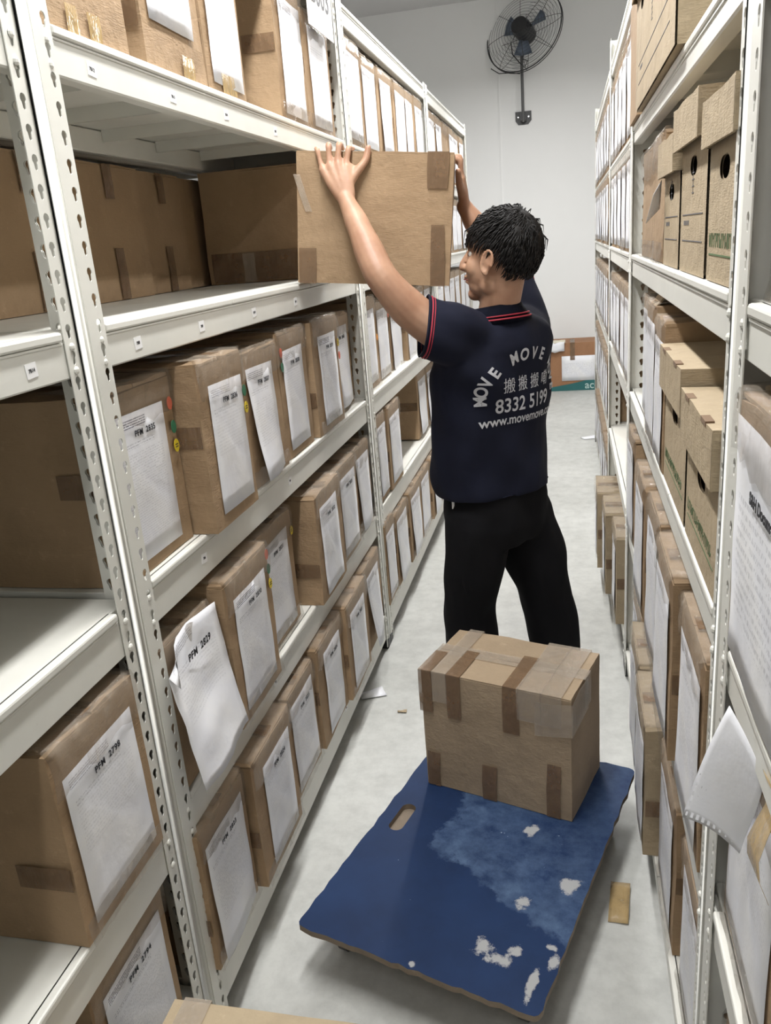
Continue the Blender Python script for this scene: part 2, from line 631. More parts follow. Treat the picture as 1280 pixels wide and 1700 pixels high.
# ------------------------------------------------------------------ boxes
def wobble(rng, amp):
    a, b, c, d = (rng.uniform(-1, 1) for _ in range(4))
    return lambda u, v: amp * (0.6 * sin(7 * u + 3 * a + 5 * v * b) + 0.4 * sin(11 * v + 4 * c + 3 * u * d)) + amp * 0.5


def add_label(root, rng, w, h, sw=0.205, sh=0.287, cy=0.0, cz=None, roll=None, code=None, material=None, loose=0.0, amp=0.0012, size=0.0165, nu=5, nv=8, name='paper_label'):
    cz = h / 2 - 0.012 if cz is None else cz
    roll = rng.uniform(-0.02, 0.02) if roll is None else roll
    wf = wobble(rng, amp)
    bm = bmesh.new()

    def fn(u, v):
        x = 0.0042 + wf(u, v) + loose * (1 - v) ** 1.5 * (0.6 + 0.5 * sin(3 * u + 1))
        return (x, (u - 0.5) * sw, (v - 0.5) * sh)
    sheet(bm, sw, sh, nu, nv, fn)
    lab = new_obj(name, bm, material or rng.choice(PAPERS), root, loc=(0, cy, cz), rot=(roll, 0, 0))
    if code:
        me = text_mesh(code, size, 0.0003).copy()
        me.materials.append(M['ink'])
        x, y, z = fn(0.55, 0.855)
        o = from_mesh('printed_code', me, lab, (x + 0.0012 + amp * 0.5, 0.016, z), (pi / 2, 0, pi / 2))
    return lab


def add_dot(root, material, y, z, r=0.010, ring=False):
    bm = bmesh.new()
    bmesh.ops.create_cone(bm, cap_ends=True, segments=20, radius1=r, radius2=r, depth=0.0008,
                          matrix=Matrix.Translation((0.0062, y, z)) @ Matrix.Rotation(pi / 2, 4, 'Y') @ Matrix.Scale(1.25, 4, (1, 0, 0)))
    mats = [material]
    if ring:
        mats.append(M['ink'])
        for a in (-0.7, 0.7):
            n0 = len(bm.faces)
            bx(bm, 0.0066, 0.0070, y - r * 0.55, y + r * 0.55, z + a * r * 0.35 - 0.001, z + a * r * 0.35 + 0.001, 1)
    return new_obj('round_sticker', bm, mats, root)


def carton(name, loc, rz, w, d, h, material, seed, tilt=0.0, crush=0.004, detail=True, bulge=0.007):
    """shipping carton. origin: bottom edge of the front, front looks to local +X"""
    bm = bmesh.new()
    gridbox(bm, -d, 0, -w / 2, w / 2, 0, h - 0.006, (4, 4, 5) if detail else (1, 1, 1), bulge if detail else 0, seed, crush * 0.6 if detail else 0)
    # the two top flaps meeting over the middle of the carton, slit between them
    for (ya, yb) in ((-w / 2 + 0.0005, -0.0015), (0.0015, w / 2 - 0.0005)):
        gridbox(bm, -d + 0.001, -0.001, ya, yb, h - 0.0055, h, (4, 3, 1) if detail else (1, 1, 1), 0.0, seed + 5, crush if detail else 0)
    o = new_obj(name, bm, material, loc=loc, rot=(0, tilt, rz))
    return o


def strip(root, name, material, pts, width, axis, seed=0):
    """tape lying on faces: pts polyline, flat band of given width along axis"""
    bm = bmesh.new()
    ax = Vector(axis)
    rng = random.Random(seed)
    P = [Vector(p) for p in pts]
    prev = None
    for i, p in enumerate(P):
        j = rng.uniform(-0.1, 0.1) * width
        vs = [bm.verts.new(p - ax * (width / 2 + j * 0.3)), bm.verts.new(p), bm.verts.new(p + ax * (width / 2 + j * 0.3))]
        if prev:
            for a in (0, 1):
                bm.faces.new((prev[a], prev[a + 1], vs[a + 1], vs[a]))
        prev = vs
    bmesh.ops.recalc_face_normals(bm, faces=bm.faces)
    bmesh.ops.solidify(bm, geom=bm.faces[:], thickness=0.0004)
    return new_obj(name, bm, material, root)


def archive_box(side, y0, y1, z, xf, h, seed, label, group=None, mat_='card', code=None, tape='clear', depth=0.42, papers=True,
                dots=(), yaw=0.0, name='archive_box', loose=0.0, paper=None, pw=None, ph=None, near_tape=True, detail=True, pcz=None, pmat=None):
    """side +1: left rack (front looks +X); -1: right rack (front looks -X)"""
    rng = random.Random(seed)
    w = y1 - y0 - 0.006
    rz = (0 if side > 0 else pi) + yaw
    o = carton(name, (xf, (y0 + y1) / 2, z + 0.0015), rz, w, depth, h, M[mat_], seed, crush=0.014, detail=detail)
    tag(o, label, 'box', group)
    near = -1 if side > 0 else 1       # local Y sign of the side that faces the camera
    if papers:
        sw = pw or min(0.205, w * 0.84)
        sh = ph or min(0.287, h * 0.83)
        add_label(o, rng, w, h, sw, sh, cy=rng.uniform(-0.012, 0.012), code=code, loose=loose, material=pmat,
                  cz=pcz, amp=rng.choice((0.0008, 0.0014, 0.002)), nu=5 if detail else 2, nv=8 if detail else 3)
    if tape in ('clear', 'both') and detail:
        zs = h
        j = [rng.uniform(-0.003, 0.003) for _ in range(8)]
        bm = bmesh.new()
        prof = [(0.0048, h - 0.075 + j[0]), (0.006, h - 0.04), (0.0055, h - 0.008), (-0.002, h + 0.0065), (-0.05, h + 0.007), (-0.11, h + 0.0065 + abs(j[1]))]
        ny = 12
        rows = []
        for k in range(ny + 1):
            yy = (-w / 2 - 0.002) + (w + 0.004) * k / ny
            rows.append([bm.verts.new((px + rng.uniform(0, 0.004), yy, pz + rng.uniform(0, 0.003) + (0.01 * rng.uniform(-1, 1) if i == 0 else 0))) for i, (px, pz) in enumerate(prof)])
        for a, b in zip(rows, rows[1:]):
            for i in range(len(prof) - 1):
                f = bm.faces.new((a[i], b[i], b[i + 1], a[i + 1]))
                f.smooth = True
        bmesh.ops.solidify(bm, geom=bm.faces[:], thickness=0.0003)
        new_obj('clear_tape', bm, M['tape_clear'], o)
        if rng.random() < 0.6:
            bm = bmesh.new()
            rows = []
            for k in range(ny + 1):
                yy = (-w / 2 - 0.001) + (w + 0.002) * k / ny
                rows.append([bm.verts.new((0.0046 + rng.uniform(0, 0.003) + (0.004 if i == 0 else 0), yy, zz + rng.uniform(-0.002, 0.002))) for i, zz in enumerate((0.0, 0.022, 0.048))])
            for a, b in zip(rows, rows[1:]):
                for i in range(2):
                    bm.faces.new((a[i], b[i], b[i + 1], a[i + 1])).smooth = True
            bmesh.ops.solidify(bm, geom=bm.faces[:], thickness=0.0003)
            new_obj('clear_tape', bm, M['tape_clear'], o)
    if near_tape and detail:
        yn = near * (w / 2 + 0.0045)
        zt = h * rng.uniform(0.25, 0.6)
        strip(o, 'brown_tape', M['tape_brown'], [(-0.002, yn, zt), (-0.05, yn, zt), (-0.10, yn, zt)], 0.045, (0, 0, 1), seed)
        strip(o, 'brown_tape', M['tape_brown'], [(-d_, 0, h + 0.0078) for d_ in (0.004, 0.1, 0.2, 0.3, depth - 0.004)], 0.045, (0, 1, 0), seed)
    for (mn, yy, zz, ring) in dots:
        add_dot(o, M[mn], yy, zz, 0.011, ring)
    return o


ORD = ['first', 'second', 'third', 'fourth', 'fifth', 'sixth', 'seventh', 'eighth', 'ninth', 'tenth']

# --- left rack beside the lifted box: waist shelf (PFM row)
z = 1.105
G = 'coded archive boxes on the waist-high left shelf'
rd = (('dot_red', 0.098, 0.30, False), ('dot_green', 0.098, 0.25, False), ('dot_yellow', 0.1, 0.205, True))
archive_box(1, 1.270, 1.564, z, -0.812, 0.36, 1, 'brown archive box labelled PFM 2835 right beside the nearest left upright', G, code='PFM  2835', dots=(('dot_red', 0.122, 0.30, False), ('dot_green', 0.124, 0.25, False), ('dot_yellow', 0.124, 0.21, True)), pw=0.2)
archive_box(1, 1.567, 1.826, z, -0.757, 0.37, 2, 'protruding brown archive box with shiny crumpled label, next after PFM 2835', G, code='PFM  2836', dots=(('dot_green', 0.114, 0.275, False), ('dot_yellow', 0.114, 0.235, True)), pw=0.185)
b37 = archive_box(1, 1.862, 2.165, z, -0.79, 0.348, 3, 'brown archive box labelled PFM 2837 whose sheet hangs loose at the bottom', G, code='PFM  2837', pw=0.19, loose=0.03, pmat=PAPERS[1])
archive_box(1, 2.175, 2.44, z, -0.795, 0.362, 4, 'waist-shelf box with flat sheet and red-green stickers, after PFM 2837', G, code='PFM  2838', dots=(('dot_red', -0.108, 0.31, False), ('dot_green', -0.108, 0.27, False)), pw=0.18)
archive_box(1, 2.476, 2.782, z, -0.784, 0.363, 5, 'waist-shelf box with orange sticker low on its right edge, below the lifted box', G, code='PFM  2839', dots=(('dot_yellow', 0.13, 0.27, True), ('dot_red', 0.132, 0.225, False)), pw=0.2)
archive_box(1, 2.80, 3.108, z, -0.83, 0.345, 6, 'waist-shelf box with tilted loose sheet just left of the second upright', G, code='PFM  2840', pw=0.2, loose=0.02)
# --- knee shelf
z = 0.622
G = 'coded archive boxes on the knee-high left shelf'
b29 = archive_box(1, 1.285, 1.540, z, -0.795, 0.335, 11, 'archive box behind the torn hanging PFM 2829 sheet, wrapped in clear film', G, papers=False, dots=(('dot_red', 0.06, 0.31, False),))
archive_box(1, 1.545, 1.832, z, -0.757, 0.366, 12, 'archive box labelled PFM 2830 with yellow smiley dot at the edge', G, code='PFM  2830', dots=(('dot_red', 0.124, 0.34, False), ('dot_green', 0.126, 0.30, False), ('dot_yellow', 0.126, 0.26, True)), pw=0.2)
archive_box(1, 1.882, 2.176, z, -0.812, 0.348, 13, 'set-back archive box on the knee-high shelf, third from the near upright', G, code='PFM  2831', dots=(('dot_yellow', 0.13, 0.28, True),), pw=0.2)
archive_box(1, 2.236, 2.526, z, -0.755, 0.35, 14, 'archive box sticking out with its whole brown near side exposed, knee-high shelf', G, code='PFM  2832', pw=0.19)
archive_box(1, 2.54, 2.832, z, -0.778, 0.34, 15, 'archive box on the knee-high shelf, second from the far upright', G, code='PFM  2833', pw=0.2)
archive_box(1, 2.842, 3.108, z, -0.792, 0.335, 16, 'archive box with wavy sheet touching the second upright on the knee-high shelf', G, pw=0.19, loose=0.015)
# hanging torn sheet of the 2829 box
rng = random.Random(9)
bm = bmesh.new()


def hang(u, v):
    sw, sh = 0.26, 0.30
    x = 0.012 + 0.055 * (1 - v) ** 1.2 + 0.010 * sin(5 * u + 2 * v) + 0.006 * noise.noise(Vector((u * 4, v * 5, 1)))
    if v > 0.86 and u < 0.28:           # folded-over corner
        k = min(1, (v - 0.86) / 0.14) * (0.28 - u) / 0.28
        x += 0.03 * k
        v = v - 0.22 * k
    return (x, (u - 0.5) * sw, (v - 0.5) * sh)


sheet(bm, 0.215, 0.30, 12, 16, hang)
hs = new_obj('paper_label', bm, PAPERS[2], b29, loc=(0.004, -0.008, 0.187), rot=(radians(0), 0, 0))
tag(hs, 'torn white sheet printed PFM 2829 hanging loose')
from_mesh('printed_code', (lambda me: (me.materials.append(M['ink']), me)[1])(text_mesh('PFM  2829', 0.022, 0.0009).copy()), hs, (0.0285, 0.012, 0.100), (pi / 2, 0, pi / 2))
# --- bottom shelf
z = 0.170
G = 'archive boxes on the floor-level left shelf'
archive_box(1, 1.283, 1.532, z, -0.772, 0.355, 21, 'floor-level box with tall curled sheet beside the nearest left upright', G, code='PFM  2823', pw=0.2, ph=0.3, loose=0.012)
archive_box(1, 1.537, 1.822, z, -0.75, 0.356, 22, 'floor-level box with torn brown top corner, below the hanging PFM 2829 sheet', G, code='PFM  2824', pw=0.19)
archive_box(1, 1.842, 2.112, z, -0.776, 0.335, 23, 'floor-level box with crinkled tape at its left edge, third from the near upright', G, code='PFM  2825', pw=0.2)
archive_box(1, 2.126, 2.416, z, -0.766, 0.348, 24, 'floor-level box showing a wide brown near side, fourth from the near upright', G, code='PFM  2826', pw=0.18)
archive_box(1, 2.42, 2.716, z, -0.75, 0.351, 25, 'floor-level box with greenish tape on its label, fifth from the near upright', G, code='PFM  2827', pw=0.2)
archive_box(1, 2.73, 3.03, z, -0.768, 0.345, 26, 'floor-level box with dangling sheet just before the second upright', G, pw=0.19, loose=0.03)
# --- top shelf of that rack
z = 2.050
G = 'boxes on the overhead left shelf above the gap'
archive_box(1, 1.300, 1.590, z, -0.80, 0.36, 31, 'overhead box with amber tape strips under its sheet, nearest on the top left shelf', G, pcz=0.22, ph=0.25)
archive_box(1, 1.655, 1.952, z, -0.80, 0.36, 32, 'overhead box with amber tape patch at its lower right, second along the top left shelf', G, pcz=0.21, ph=0.25)
archive_box(1, 1.956, 2.20, z, -0.80, 0.36, 33, 'overhead box with overexposed long sheet, third along the top left shelf', G, pw=0.19, ph=0.30)
archive_box(1, 2.487, 2.756, z, -0.80, 0.365, 34, 'overhead box after a gap, its plain brown near side showing', G, pw=0.2, ph=0.31)
archive_box(1, 2.762, 3.06, z, -0.80, 0.345, 35, 'overhead box partly behind the white aisle sign', G, pw=0.21, ph=0.29)
for k, (yc, zz, ww) in enumerate(((1.40, 2.085, 0.035), (1.47, 2.085, 0.04), (1.85, 2.085, 0.055), (2.08, 2.075, 0.09))):
    host = [o for o in C.objects if o.get('category') == 'box' and abs(o.location.z - 2.0515) < 0.01 and o.location.y - 0.15 < yc < o.location.y + 0.15][0]
    strip(host, 'amber_tape', M['tape_amber'], [(0.0045, yc - host.location.y, 0.002), (0.0055, yc - host.location.y, 0.025), (0.005, yc - host.location.y, 0.045)], ww, (0, 1, 0), k)

# --- left near rack
archive_box(1, 0.918, 1.186, 0.615, -0.783, 0.362, 41, 'large brown box labelled PFM 2798 at the lower left edge of the picture', None, code='PFM  2798', pw=0.212, ph=0.285, mat_='card', depth=0.46, near_tape=True)
archive_box(1, 0.90, 1.168, 0.170, -0.80, 0.36, 42, 'box labelled PFM 2794 on the lowest shelf under the PFM 2798 box', None, code='PFM  2794', pw=0.205, ph=0.285, depth=0.46)

# boxes seen from behind in the shadowed head-high opening (standing on the rear rack, pushed through)
G = 'shadowed boxes at the back of the head-high opening'


def plain_box(name, x0, x1, y0, y1, z0, h, matn, seed, label, group=None, tapes=(), cat='box'):
    """carton given by its world extents; front = +X side"""
    o = carton(name, (x1, (y0 + y1) / 2, z0 + 0.0015), 0, (y1 - y0), (x1 - x0), h, M[matn], seed)
    tag(o, label, cat, group)
    for (kind, pts, wd, ax) in tapes:
        strip(o, 'brown_tape' if kind != 'clear' else 'clear_tape', M['tape_brown'] if kind != 'clear' else M['tape_clear'], pts, wd, ax, seed)
    return o


plain_box('archive_box', -1.64, -1.222, 1.27, 1.60, 1.59, 0.36, 'card', 51, 'shadowed brown box behind the left uprights, head-high shelf', G)
for i, (ya, yb, xx, lab) in enumerate(((1.62, 1.985, -1.225, 'shadowed brown box seen through the uprights, its tape vertical, head-high shelf'),
                                       (2.0, 2.385, -1.235, 'deep-set brown box with vertical tape strips right of the left uprights'),
                                       (2.41, 2.72, -1.265, 'deep-set box between the tape-striped box and the big shadowed box'))):
    hh = 0.36
    plain_box('archive_box', xx - 0.42, xx, ya, yb, 1.59, hh, 'card', 52 + i, lab, G,
              [('b', [(0.006, 0.01, hh), (0.0075, 0.01, hh - 0.045), (0.006, 0.01, hh - 0.09)], 0.045, (0, 1, 0)),
               ('b', [(0.006, 0.01, 0.002), (0.0075, 0.01, 0.06), (0.006, 0.01, 0.14)], 0.045, (0, 1, 0))])
plain_box('archive_box', -1.70, -1.29, 2.735, 3.04, 1.59, 0.36, 'card', 59, 'added box blocking the wall behind the big brown box in the opening', G)  # added to block the white wall and keep the opening dark
plain_box('archive_box', -1.64, -1.222, 0.93, 1.25, 1.59, 0.36, 'card', 56, 'shadowed brown box on the head-high shelf cut off by the left edge', G)
plain_box('archive_box', -1.64, -1.222, 0.60, 0.92, 1.59, 0.36, 'card', 57, 'shadowed head-high box farthest left at the picture edge', G)
big = plain_box('moving_box', -1.255, -0.80, 2.86, 3.12, 1.59, 0.375, 'card', 58, 'large brown box with diagonal shadow standing behind the lifted box', None,
                [('b', [(-0.44, -0.137, 0.055), (-0.22, -0.1375, 0.055), (-0.01, -0.137, 0.055)], 0.10, (0, 0, 1)),
                 ('clear', [(-0.30, -0.1385, 0.002), (-0.30, -0.139, 0.05), (-0.30, -0.1385, 0.10)], 0.045, (1, 0, 0))])

# --- rows generated along measured fronts: (y0, y1, front, height, mat)
ROWS = []
rk3 = 'rack behind the man'
ROWS += [(1, 1.105, [(3.235, 3.512, .812, .372), (3.530, 3.795, .822, .34), (3.84, 4.135, .825, .30), (4.165, 4.44, .815, .31), (4.475, 4.75, .82, .34), (4.77, 5.03, .82, .35)],
          'waist-high shelf of the rack behind the man', 'archive boxes on the waist-high shelf behind the man', 100)]
ROWS += [(1, 0.630, [(3.235, 3.425, .795, .37), (3.44, 3.712, .785, .368), (4.41, 4.727, .822, .362), (4.735, 5.03, .818, .358)],
          'knee-high shelf of the rack behind the man', 'archive boxes on the knee-high shelf behind the man', 110)]
ROWS += [(1, 0.170, [(3.205, 3.402, .78, .37), (3.415, 3.705, .773, .345), (3.712, 4.03, .768, .35), (4.037, 4.36, .768, .345), (4.366, 4.66, .765, .345), (4.68, 5.02, .77, .35)],
          'lowest shelf of the rack behind the man', 'archive boxes on the lowest shelf behind the man', 120)]
ROWS += [(1, 1.590, [(3.235, 3.52, .80, .36), (3.54, 3.83, .80, .35), (3.85, 4.13, .80, .36), (4.15, 4.44, .80, .35), (4.46, 4.74, .80, .36), (4.76, 5.03, .80, .36)],
          'head-high shelf of the rack behind the man', 'archive boxes on the head-high shelf behind the man', 130)]
ROWS += [(1, 2.050, [(3.215, 3.506, .80, .37), (3.515, 3.803, .80, .355), (3.812, 4.152, .80, .36), (4.16, 4.455, .80, .36), (4.462, 4.705, .80, .365), (4.712, 5.0, .80, .37)],
          'top left shelf right of the aisle sign', 'white-sheeted boxes on the top shelf right of the sign', 140)]
fy = [5.155, 5.455, 5.755, 6.055, 6.345, 6.645, 6.945]
for zz, nm, sd in ((2.050, 'top', 150), (1.590, 'head-high', 160), (1.105, 'waist-high', 170), (0.630, 'knee-high', 180), (0.170, 'lowest', 190)):
    ROWS += [(1, zz, [(a + 0.004, b - 0.004, .80, .36) for a, b in zip(fy, fy[1:])], f'{nm} shelf of the farthest left rack', f'archive boxes on the {nm} shelf of the farthest left rack', sd)]
for side, zz, lst, nm, grp, sd in ROWS:
    n = len(lst)
    for i, (ya, yb, xf, hh) in enumerate(lst):
        rng = random.Random(sd + i)
        far = ya > 5.1
        # one box of the top far row stands bare, brown side forward
        bare = (sd == 150 and i == 2)
        look = 'bare brown box' if bare else 'box'
        archive_box(side, ya, yb, zz, -xf + rng.uniform(-.004, .004), hh, sd + i, f'{look}, {ORD[i]} from the near end, {nm}', grp,
                    papers=not bare, pw=min(0.235, (yb - ya) * 0.80), ph=0.30, code=None, detail=True, near_tape=not far,
                    dots=((('dot_orange', 0.125, 0.2, False),) if (sd == 100 and i == 0) else (('dot_red', 0.12, 0.27, False),) if (sd == 100 and i == 1) else ()),
                    loose=rng.choice((0, 0, 0.008)))


# ------------------------------------------------------------------ right-hand side boxes
def storage_box(y0, y1, z0, xf, h, seed, label, group=None, depth=0.36, lid_h=0.09, lid_x=0.012, matn='card_tan', holes=(0.0,), lines=True, logo=None, lid_holes=True):
    """lidded storage box with a hand hole cut in its front; front looks to -X"""
    w_ = y1 - y0 - 0.012
    o = empty('storage_box', (xf, (y0 + y1) / 2, z0 + 0.0015), pi)
    tag(o, label, 'storage box', group)
    hb = h - 0.004
    T = 0.004
    bm = bmesh.new()
    outer = [(-w_ / 2, 0), (w_ / 2, 0), (w_ / 2, hb), (-w_ / 2, hb)]
    zc = hb - lid_h - 0.028
    for xx in (0.0, -T):
        ov = [bm.verts.new((xx, a, b)) for a, b in outer]
        es = [bm.edges.new((ov[i], ov[(i + 1) % 4])) for i in range(4)]
        for hy in holes:
            hv = []
            for k in range(20):
                a = 2 * pi * k / 20
                hv.append(bm.verts.new((xx, hy + 0.03 * cos(a) + (0.010 if cos(a) > 0 else -0.010), zc + 0.016 * sin(a))))
            es += [bm.edges.new((hv[i], hv[(i + 1) % 20])) for i in range(20)]
        bmesh.ops.triangle_fill(bm, use_beauty=True, use_dissolve=False, edges=es)
    bx(bm, -depth, -T, -w_ / 2, -w_ / 2 + T, 0, hb)
    bx(bm, -depth, -T, w_ / 2 - T, w_ / 2, 0, hb)
    bx(bm, -depth, -depth + T, -w_ / 2 + T, w_ / 2 - T, 0, hb)
    bx(bm, -depth + T, -T, -w_ / 2 + T, w_ / 2 - T, 0, T)
    bmesh.ops.recalc_face_normals(bm, faces=bm.faces)
    new_obj('box_body', bm, M[matn], o)
    # folders inside, seen as a dark mass through the hole
    bm = bmesh.new()
    for k in range(6):
        yy = -w_ / 2 + 0.012 + k * (w_ - 0.024) / 6
        bx(bm, -depth + 0.02, -0.05, yy, yy + (w_ - 0.024) / 6 - 0.004, 0.006, hb - lid_h - 0.02)
    new_obj('document_bundle', bm, M['card_dark'], o)
    # lid: a shallow tray upside down
    bm = bmesh.new()
    e = lid_x
    gridbox(bm, -depth - e * 0.6, e, -w_ / 2 - 0.005, w_ / 2 + 0.005, h - 0.0, h + 0.004, (4, 5, 1), 0.0, seed, 0.004)
    bx(bm, e - T, e, -w_ / 2 - 0.005, w_ / 2 + 0.005, h - lid_h, h + 0.001, 0, 0.001)
    bx(bm, -depth - e * 0.6, -depth - e * 0.6 + T, -w_ / 2 - 0.005, w_ / 2 + 0.005, h - lid_h, h + 0.001)
    bx(bm, -depth - e * 0.6, e, -w_ / 2 - 0.0055, -w_ / 2 - 0.0015, h - lid_h + 0.002, h + 0.001)
    bx(bm, -depth - e * 0.6, e, w_ / 2 + 0.0015, w_ / 2 + 0.0055, h - lid_h + 0.002, h + 0.001)
    lid = new_obj('box_lid', bm, M[matn], o)
    if lid_holes:   # slots in the fold of the lid where the flaps lock
        for yy in (-w_ * 0.27, w_ * 0.27):
            bm = bmesh.new()
            bx(bm, e - 0.012, e + 0.0012, yy - 0.022, yy + 0.022, h - 0.002, h + 0.0055)
            new_obj('fold_slot', bm, M['groove'], lid)
    if lines:
        bm = bmesh.new()
        for zz in (0.10, 0.055):
            bx(bm, 0.0002, 0.0007, -w_ * 0.40, w_ * 0.40, zz, zz + 0.0018)
        for k in range(4):
            bx(bm, 0.0002, 0.0007, -w_ * 0.34 + k * 0.018, -w_ * 0.34 + k * 0.018 + 0.010, 0.083, 0.091)
        for k in range(4):
            bx(bm, 0.0002, 0.0007, -0.012, 0.012, 0.135 + k * 0.011, 0.1368 + k * 0.011)
            bx(bm, 0.0002, 0.0007, -0.001, 0.001, 0.135 + k * 0.011, 0.144 + k * 0.011)
        new_obj('printed_lines', bm, M['ink_grey'], o)
    if logo:
        bm = bmesh.new()
        rr = random.Random(seed)
        y = -w_ * 0.42
        while y < w_ * 0.36:
            ww = rr.uniform(0.006, 0.012)
            bx(bm, 0.0002, 0.0007, y, y + 0.0035, logo, logo + 0.020)
            bx(bm, 0.0002, 0.0007, y, y + ww, logo + rr.choice((0, 0.0085, 0.017)), logo + rr.choice((0.0035, 0.012, 0.020)))
            y += ww + 0.006
        bx(bm, 0.0002, 0.0007, -w_ * 0.42, w_ * 0.42, logo - 0.012, logo - 0.0095)
        new_obj('green_print', bm, M['ink_green'], o)
    return o


# top shelf
z = 1.975
storage_box(1.70, 2.62, z, 0.187, 0.34, 201, 'long tan lidded box with two hand holes on the top right shelf', None, lid_x=0.014, lid_h=0.075, holes=(0.21, -0.27), lid_holes=False)
archive_box(-1, 2.66, 2.96, z, 0.195, 0.33, 203, 'narrow brown box on the top right shelf behind the long tan box', None, mat_='card', papers=False, tape='none')
# head shelf of the right rack
z = 1.587
G = 'lidded storage boxes on the head-high right shelf'
storage_box(1.165, 1.43, z, 0.213, 0.252, 211, 'lidded box beside the right upright with green print at its foot', G, lid_x=0.014, lid_h=0.062, logo=0.05, lines=False, lid_holes=False)
storage_box(1.445, 1.765, z, 0.213, 0.280, 212, 'lidded box with hand hole and printed rule lines, second from the right upright', G, lid_x=0.018, lid_h=0.068, lid_holes=False)
storage_box(1.78, 2.06, z, 0.213, 0.248, 213, 'lower lidded box with a white slip, third from the right upright', G, lid_x=0.016, lid_h=0.066, lid_holes=False)
archive_box(-1, 2.075, 2.29, z, 0.215, 0.285, 214, 'narrow brown taped box between the lidded boxes and the far upright', G, papers=False)
archive_box(-1, 2.32, 2.745, z, 0.222, 0.285, 215, 'wide brown box with a taped lid beside the far right upright', G, papers=False)
# slip of paper tucked at the third box
bm = bmesh.new()
sheet(bm, 0.16, 0.1, 6, 5, lambda u, v: (0.004 + 0.032 * u * (1 - v * 0.4), (u - 0.5) * 0.02 + 0.03 * v, (v - 0.5) * 0.06 - 0.03 * u))
tag(new_obj('paper_slip', bm, M['paper_plain'], loc=(0.209, 2.07, 1.74), rot=(0, 0, pi)), 'folded white paper slip poking out between boxes on the head-high right shelf', 'paper')
# waist shelf of the right rack
z = 1.132
G = 'mixed boxes on the waist-high right shelf'
archive_box(-1, 2.34, 2.62, z, 0.222, 0.35, 221, 'paper-fronted box at the far end of the waist-high right shelf', G, pw=0.2, ph=0.3)
archive_box(-1, 2.08, 2.318, z, 0.205, 0.355, 222, 'box with glued white sheet and pale flap standing up, waist-high right shelf', G, pw=0.2, ph=0.3)
archive_box(-1, 1.885, 2.072, z, 0.205, 0.335, 223, 'box with ragged opened top just behind the tan lidded boxes', G, pw=0.16, ph=0.28)
storage_box(1.525, 1.88, z, 0.207, 0.292, 224, 'squat tan lidded box with two lid slots behind the nearer tan one', 'tan lidded boxes on the waist-high right shelf', lid_x=0.014, logo=0.055, lines=False, lid_h=0.085, matn='card_tan')
storage_box(1.175, 1.515, z, 0.207, 0.262, 225, 'squat tan lidded box with green print directly behind the right upright', 'tan lidded boxes on the waist-high right shelf', lid_x=0.014, logo=0.055, lines=False, lid_h=0.085, matn='card_tan')
bm = bmesh.new()
gridbox(bm, -0.002, 0.002, -0.06, 0.06, 0, 0.075, (1, 5, 4), 0.002, 3)
fl = new_obj('raised_flap', bm, M['card_tan'], [o for o in C.objects if o.get('label', '').startswith('box with glued white sheet')][0], loc=(-0.006, 0.0, 0.352), rot=(0, radians(-38), 0))
# knee shelf of the right rack (boxes lean out a little over the beam)
z = 0.645
G = 'sheet-fronted boxes on the knee-high right shelf'
for i, (ya, yb, xf, hh) in enumerate(((1.175, 1.455, .200, .385), (1.485, 1.765, .188, .39), (1.80, 2.075, .196, .385), (2.105, 2.395, .190, .38), (2.66, 2.94, .205, .37))):
    archive_box(-1, ya, yb, z, xf, hh, 231 + i, f'sheet-fronted box, {ORD[i]} behind the near right upright, knee-high shelf', G, pw=0.225, ph=0.31, loose=0.004)
# bottom shelf
z = 0.125
G = 'boxes on the lowest right shelf'
for i, (ya, yb, xf, hh, lab) in enumerate(((1.175, 1.46, .222, .365, 'low box beside the foot of the near right upright, white sheet on front'),
                                          (1.50, 1.79, .212, .375, 'low box with pale taped top, second from the near right upright'),
                                          (1.812, 2.105, .176, .375, 'low box jutting far into the aisle beside the blue dolly'),
                                          (2.115, 2.41, .184, .375, 'low box jutting out right behind the one beside the dolly'),
                                          (2.44, 2.74, .215, .36, 'low box half hidden behind the jutting ones, lowest right shelf'))):
    archive_box(-1, ya, yb, z, xf, hh, 241 + i, lab, G, pw=0.22, ph=0.3, mat_='card_tan' if i in (2, 3) else 'card')
# right, third rack (beyond the second upright)
z = 0.125
G = 'boxes jutting from the lowest shelf beyond the trolley'
for i, (ya, yb, xf, lab) in enumerate(((3.158, 3.445, .178, 'low brown box jutting out, nearest beyond the second right upright'),
                                      (3.458, 3.75, .148, 'low brown box jutting out, middle one beyond the second right upright'),
                                      (3.763, 4.06, .124, 'low brown box jutting farthest into the aisle, striped with pale tape'))):
    archive_box(-1, ya, yb, z, xf, 0.37, 251 + i, lab, G, mat_='card_tan', pw=0.2, ph=0.28)
archive_box(-1, 4.10, 4.40, 0.66, 0.30, 0.355, 256, 'set-back brown box at the far end of the empty white shelf', None, papers=False, tape='none')
for zz, nm, sd, ys in ((1.12, 'waist-high', 260, (3.05, 3.33, 3.61, 3.89, 4.17, 4.45)), (1.587, 'head-high', 270, (3.05, 3.33, 3.61, 3.89, 4.17, 4.45)), (1.955, 'top', 280, (3.05, 3.33, 3.61, 3.89, 4.17, 4.45))):
    for i, (a, b) in enumerate(zip(ys, ys[1:])):
        archive_box(-1, a + 0.003, b - 0.003, zz, 0.212, 0.34 if zz < 1.9 else 0.345, sd + i, f'box, {ORD[i]} past the second right upright, {nm} shelf', f'boxes on the {nm} right shelf beyond the second upright', pw=0.215, ph=0.29, near_tape=False)
fy = [4.56, 4.86, 5.16, 5.46, 5.76, 6.06, 6.36, 6.66]
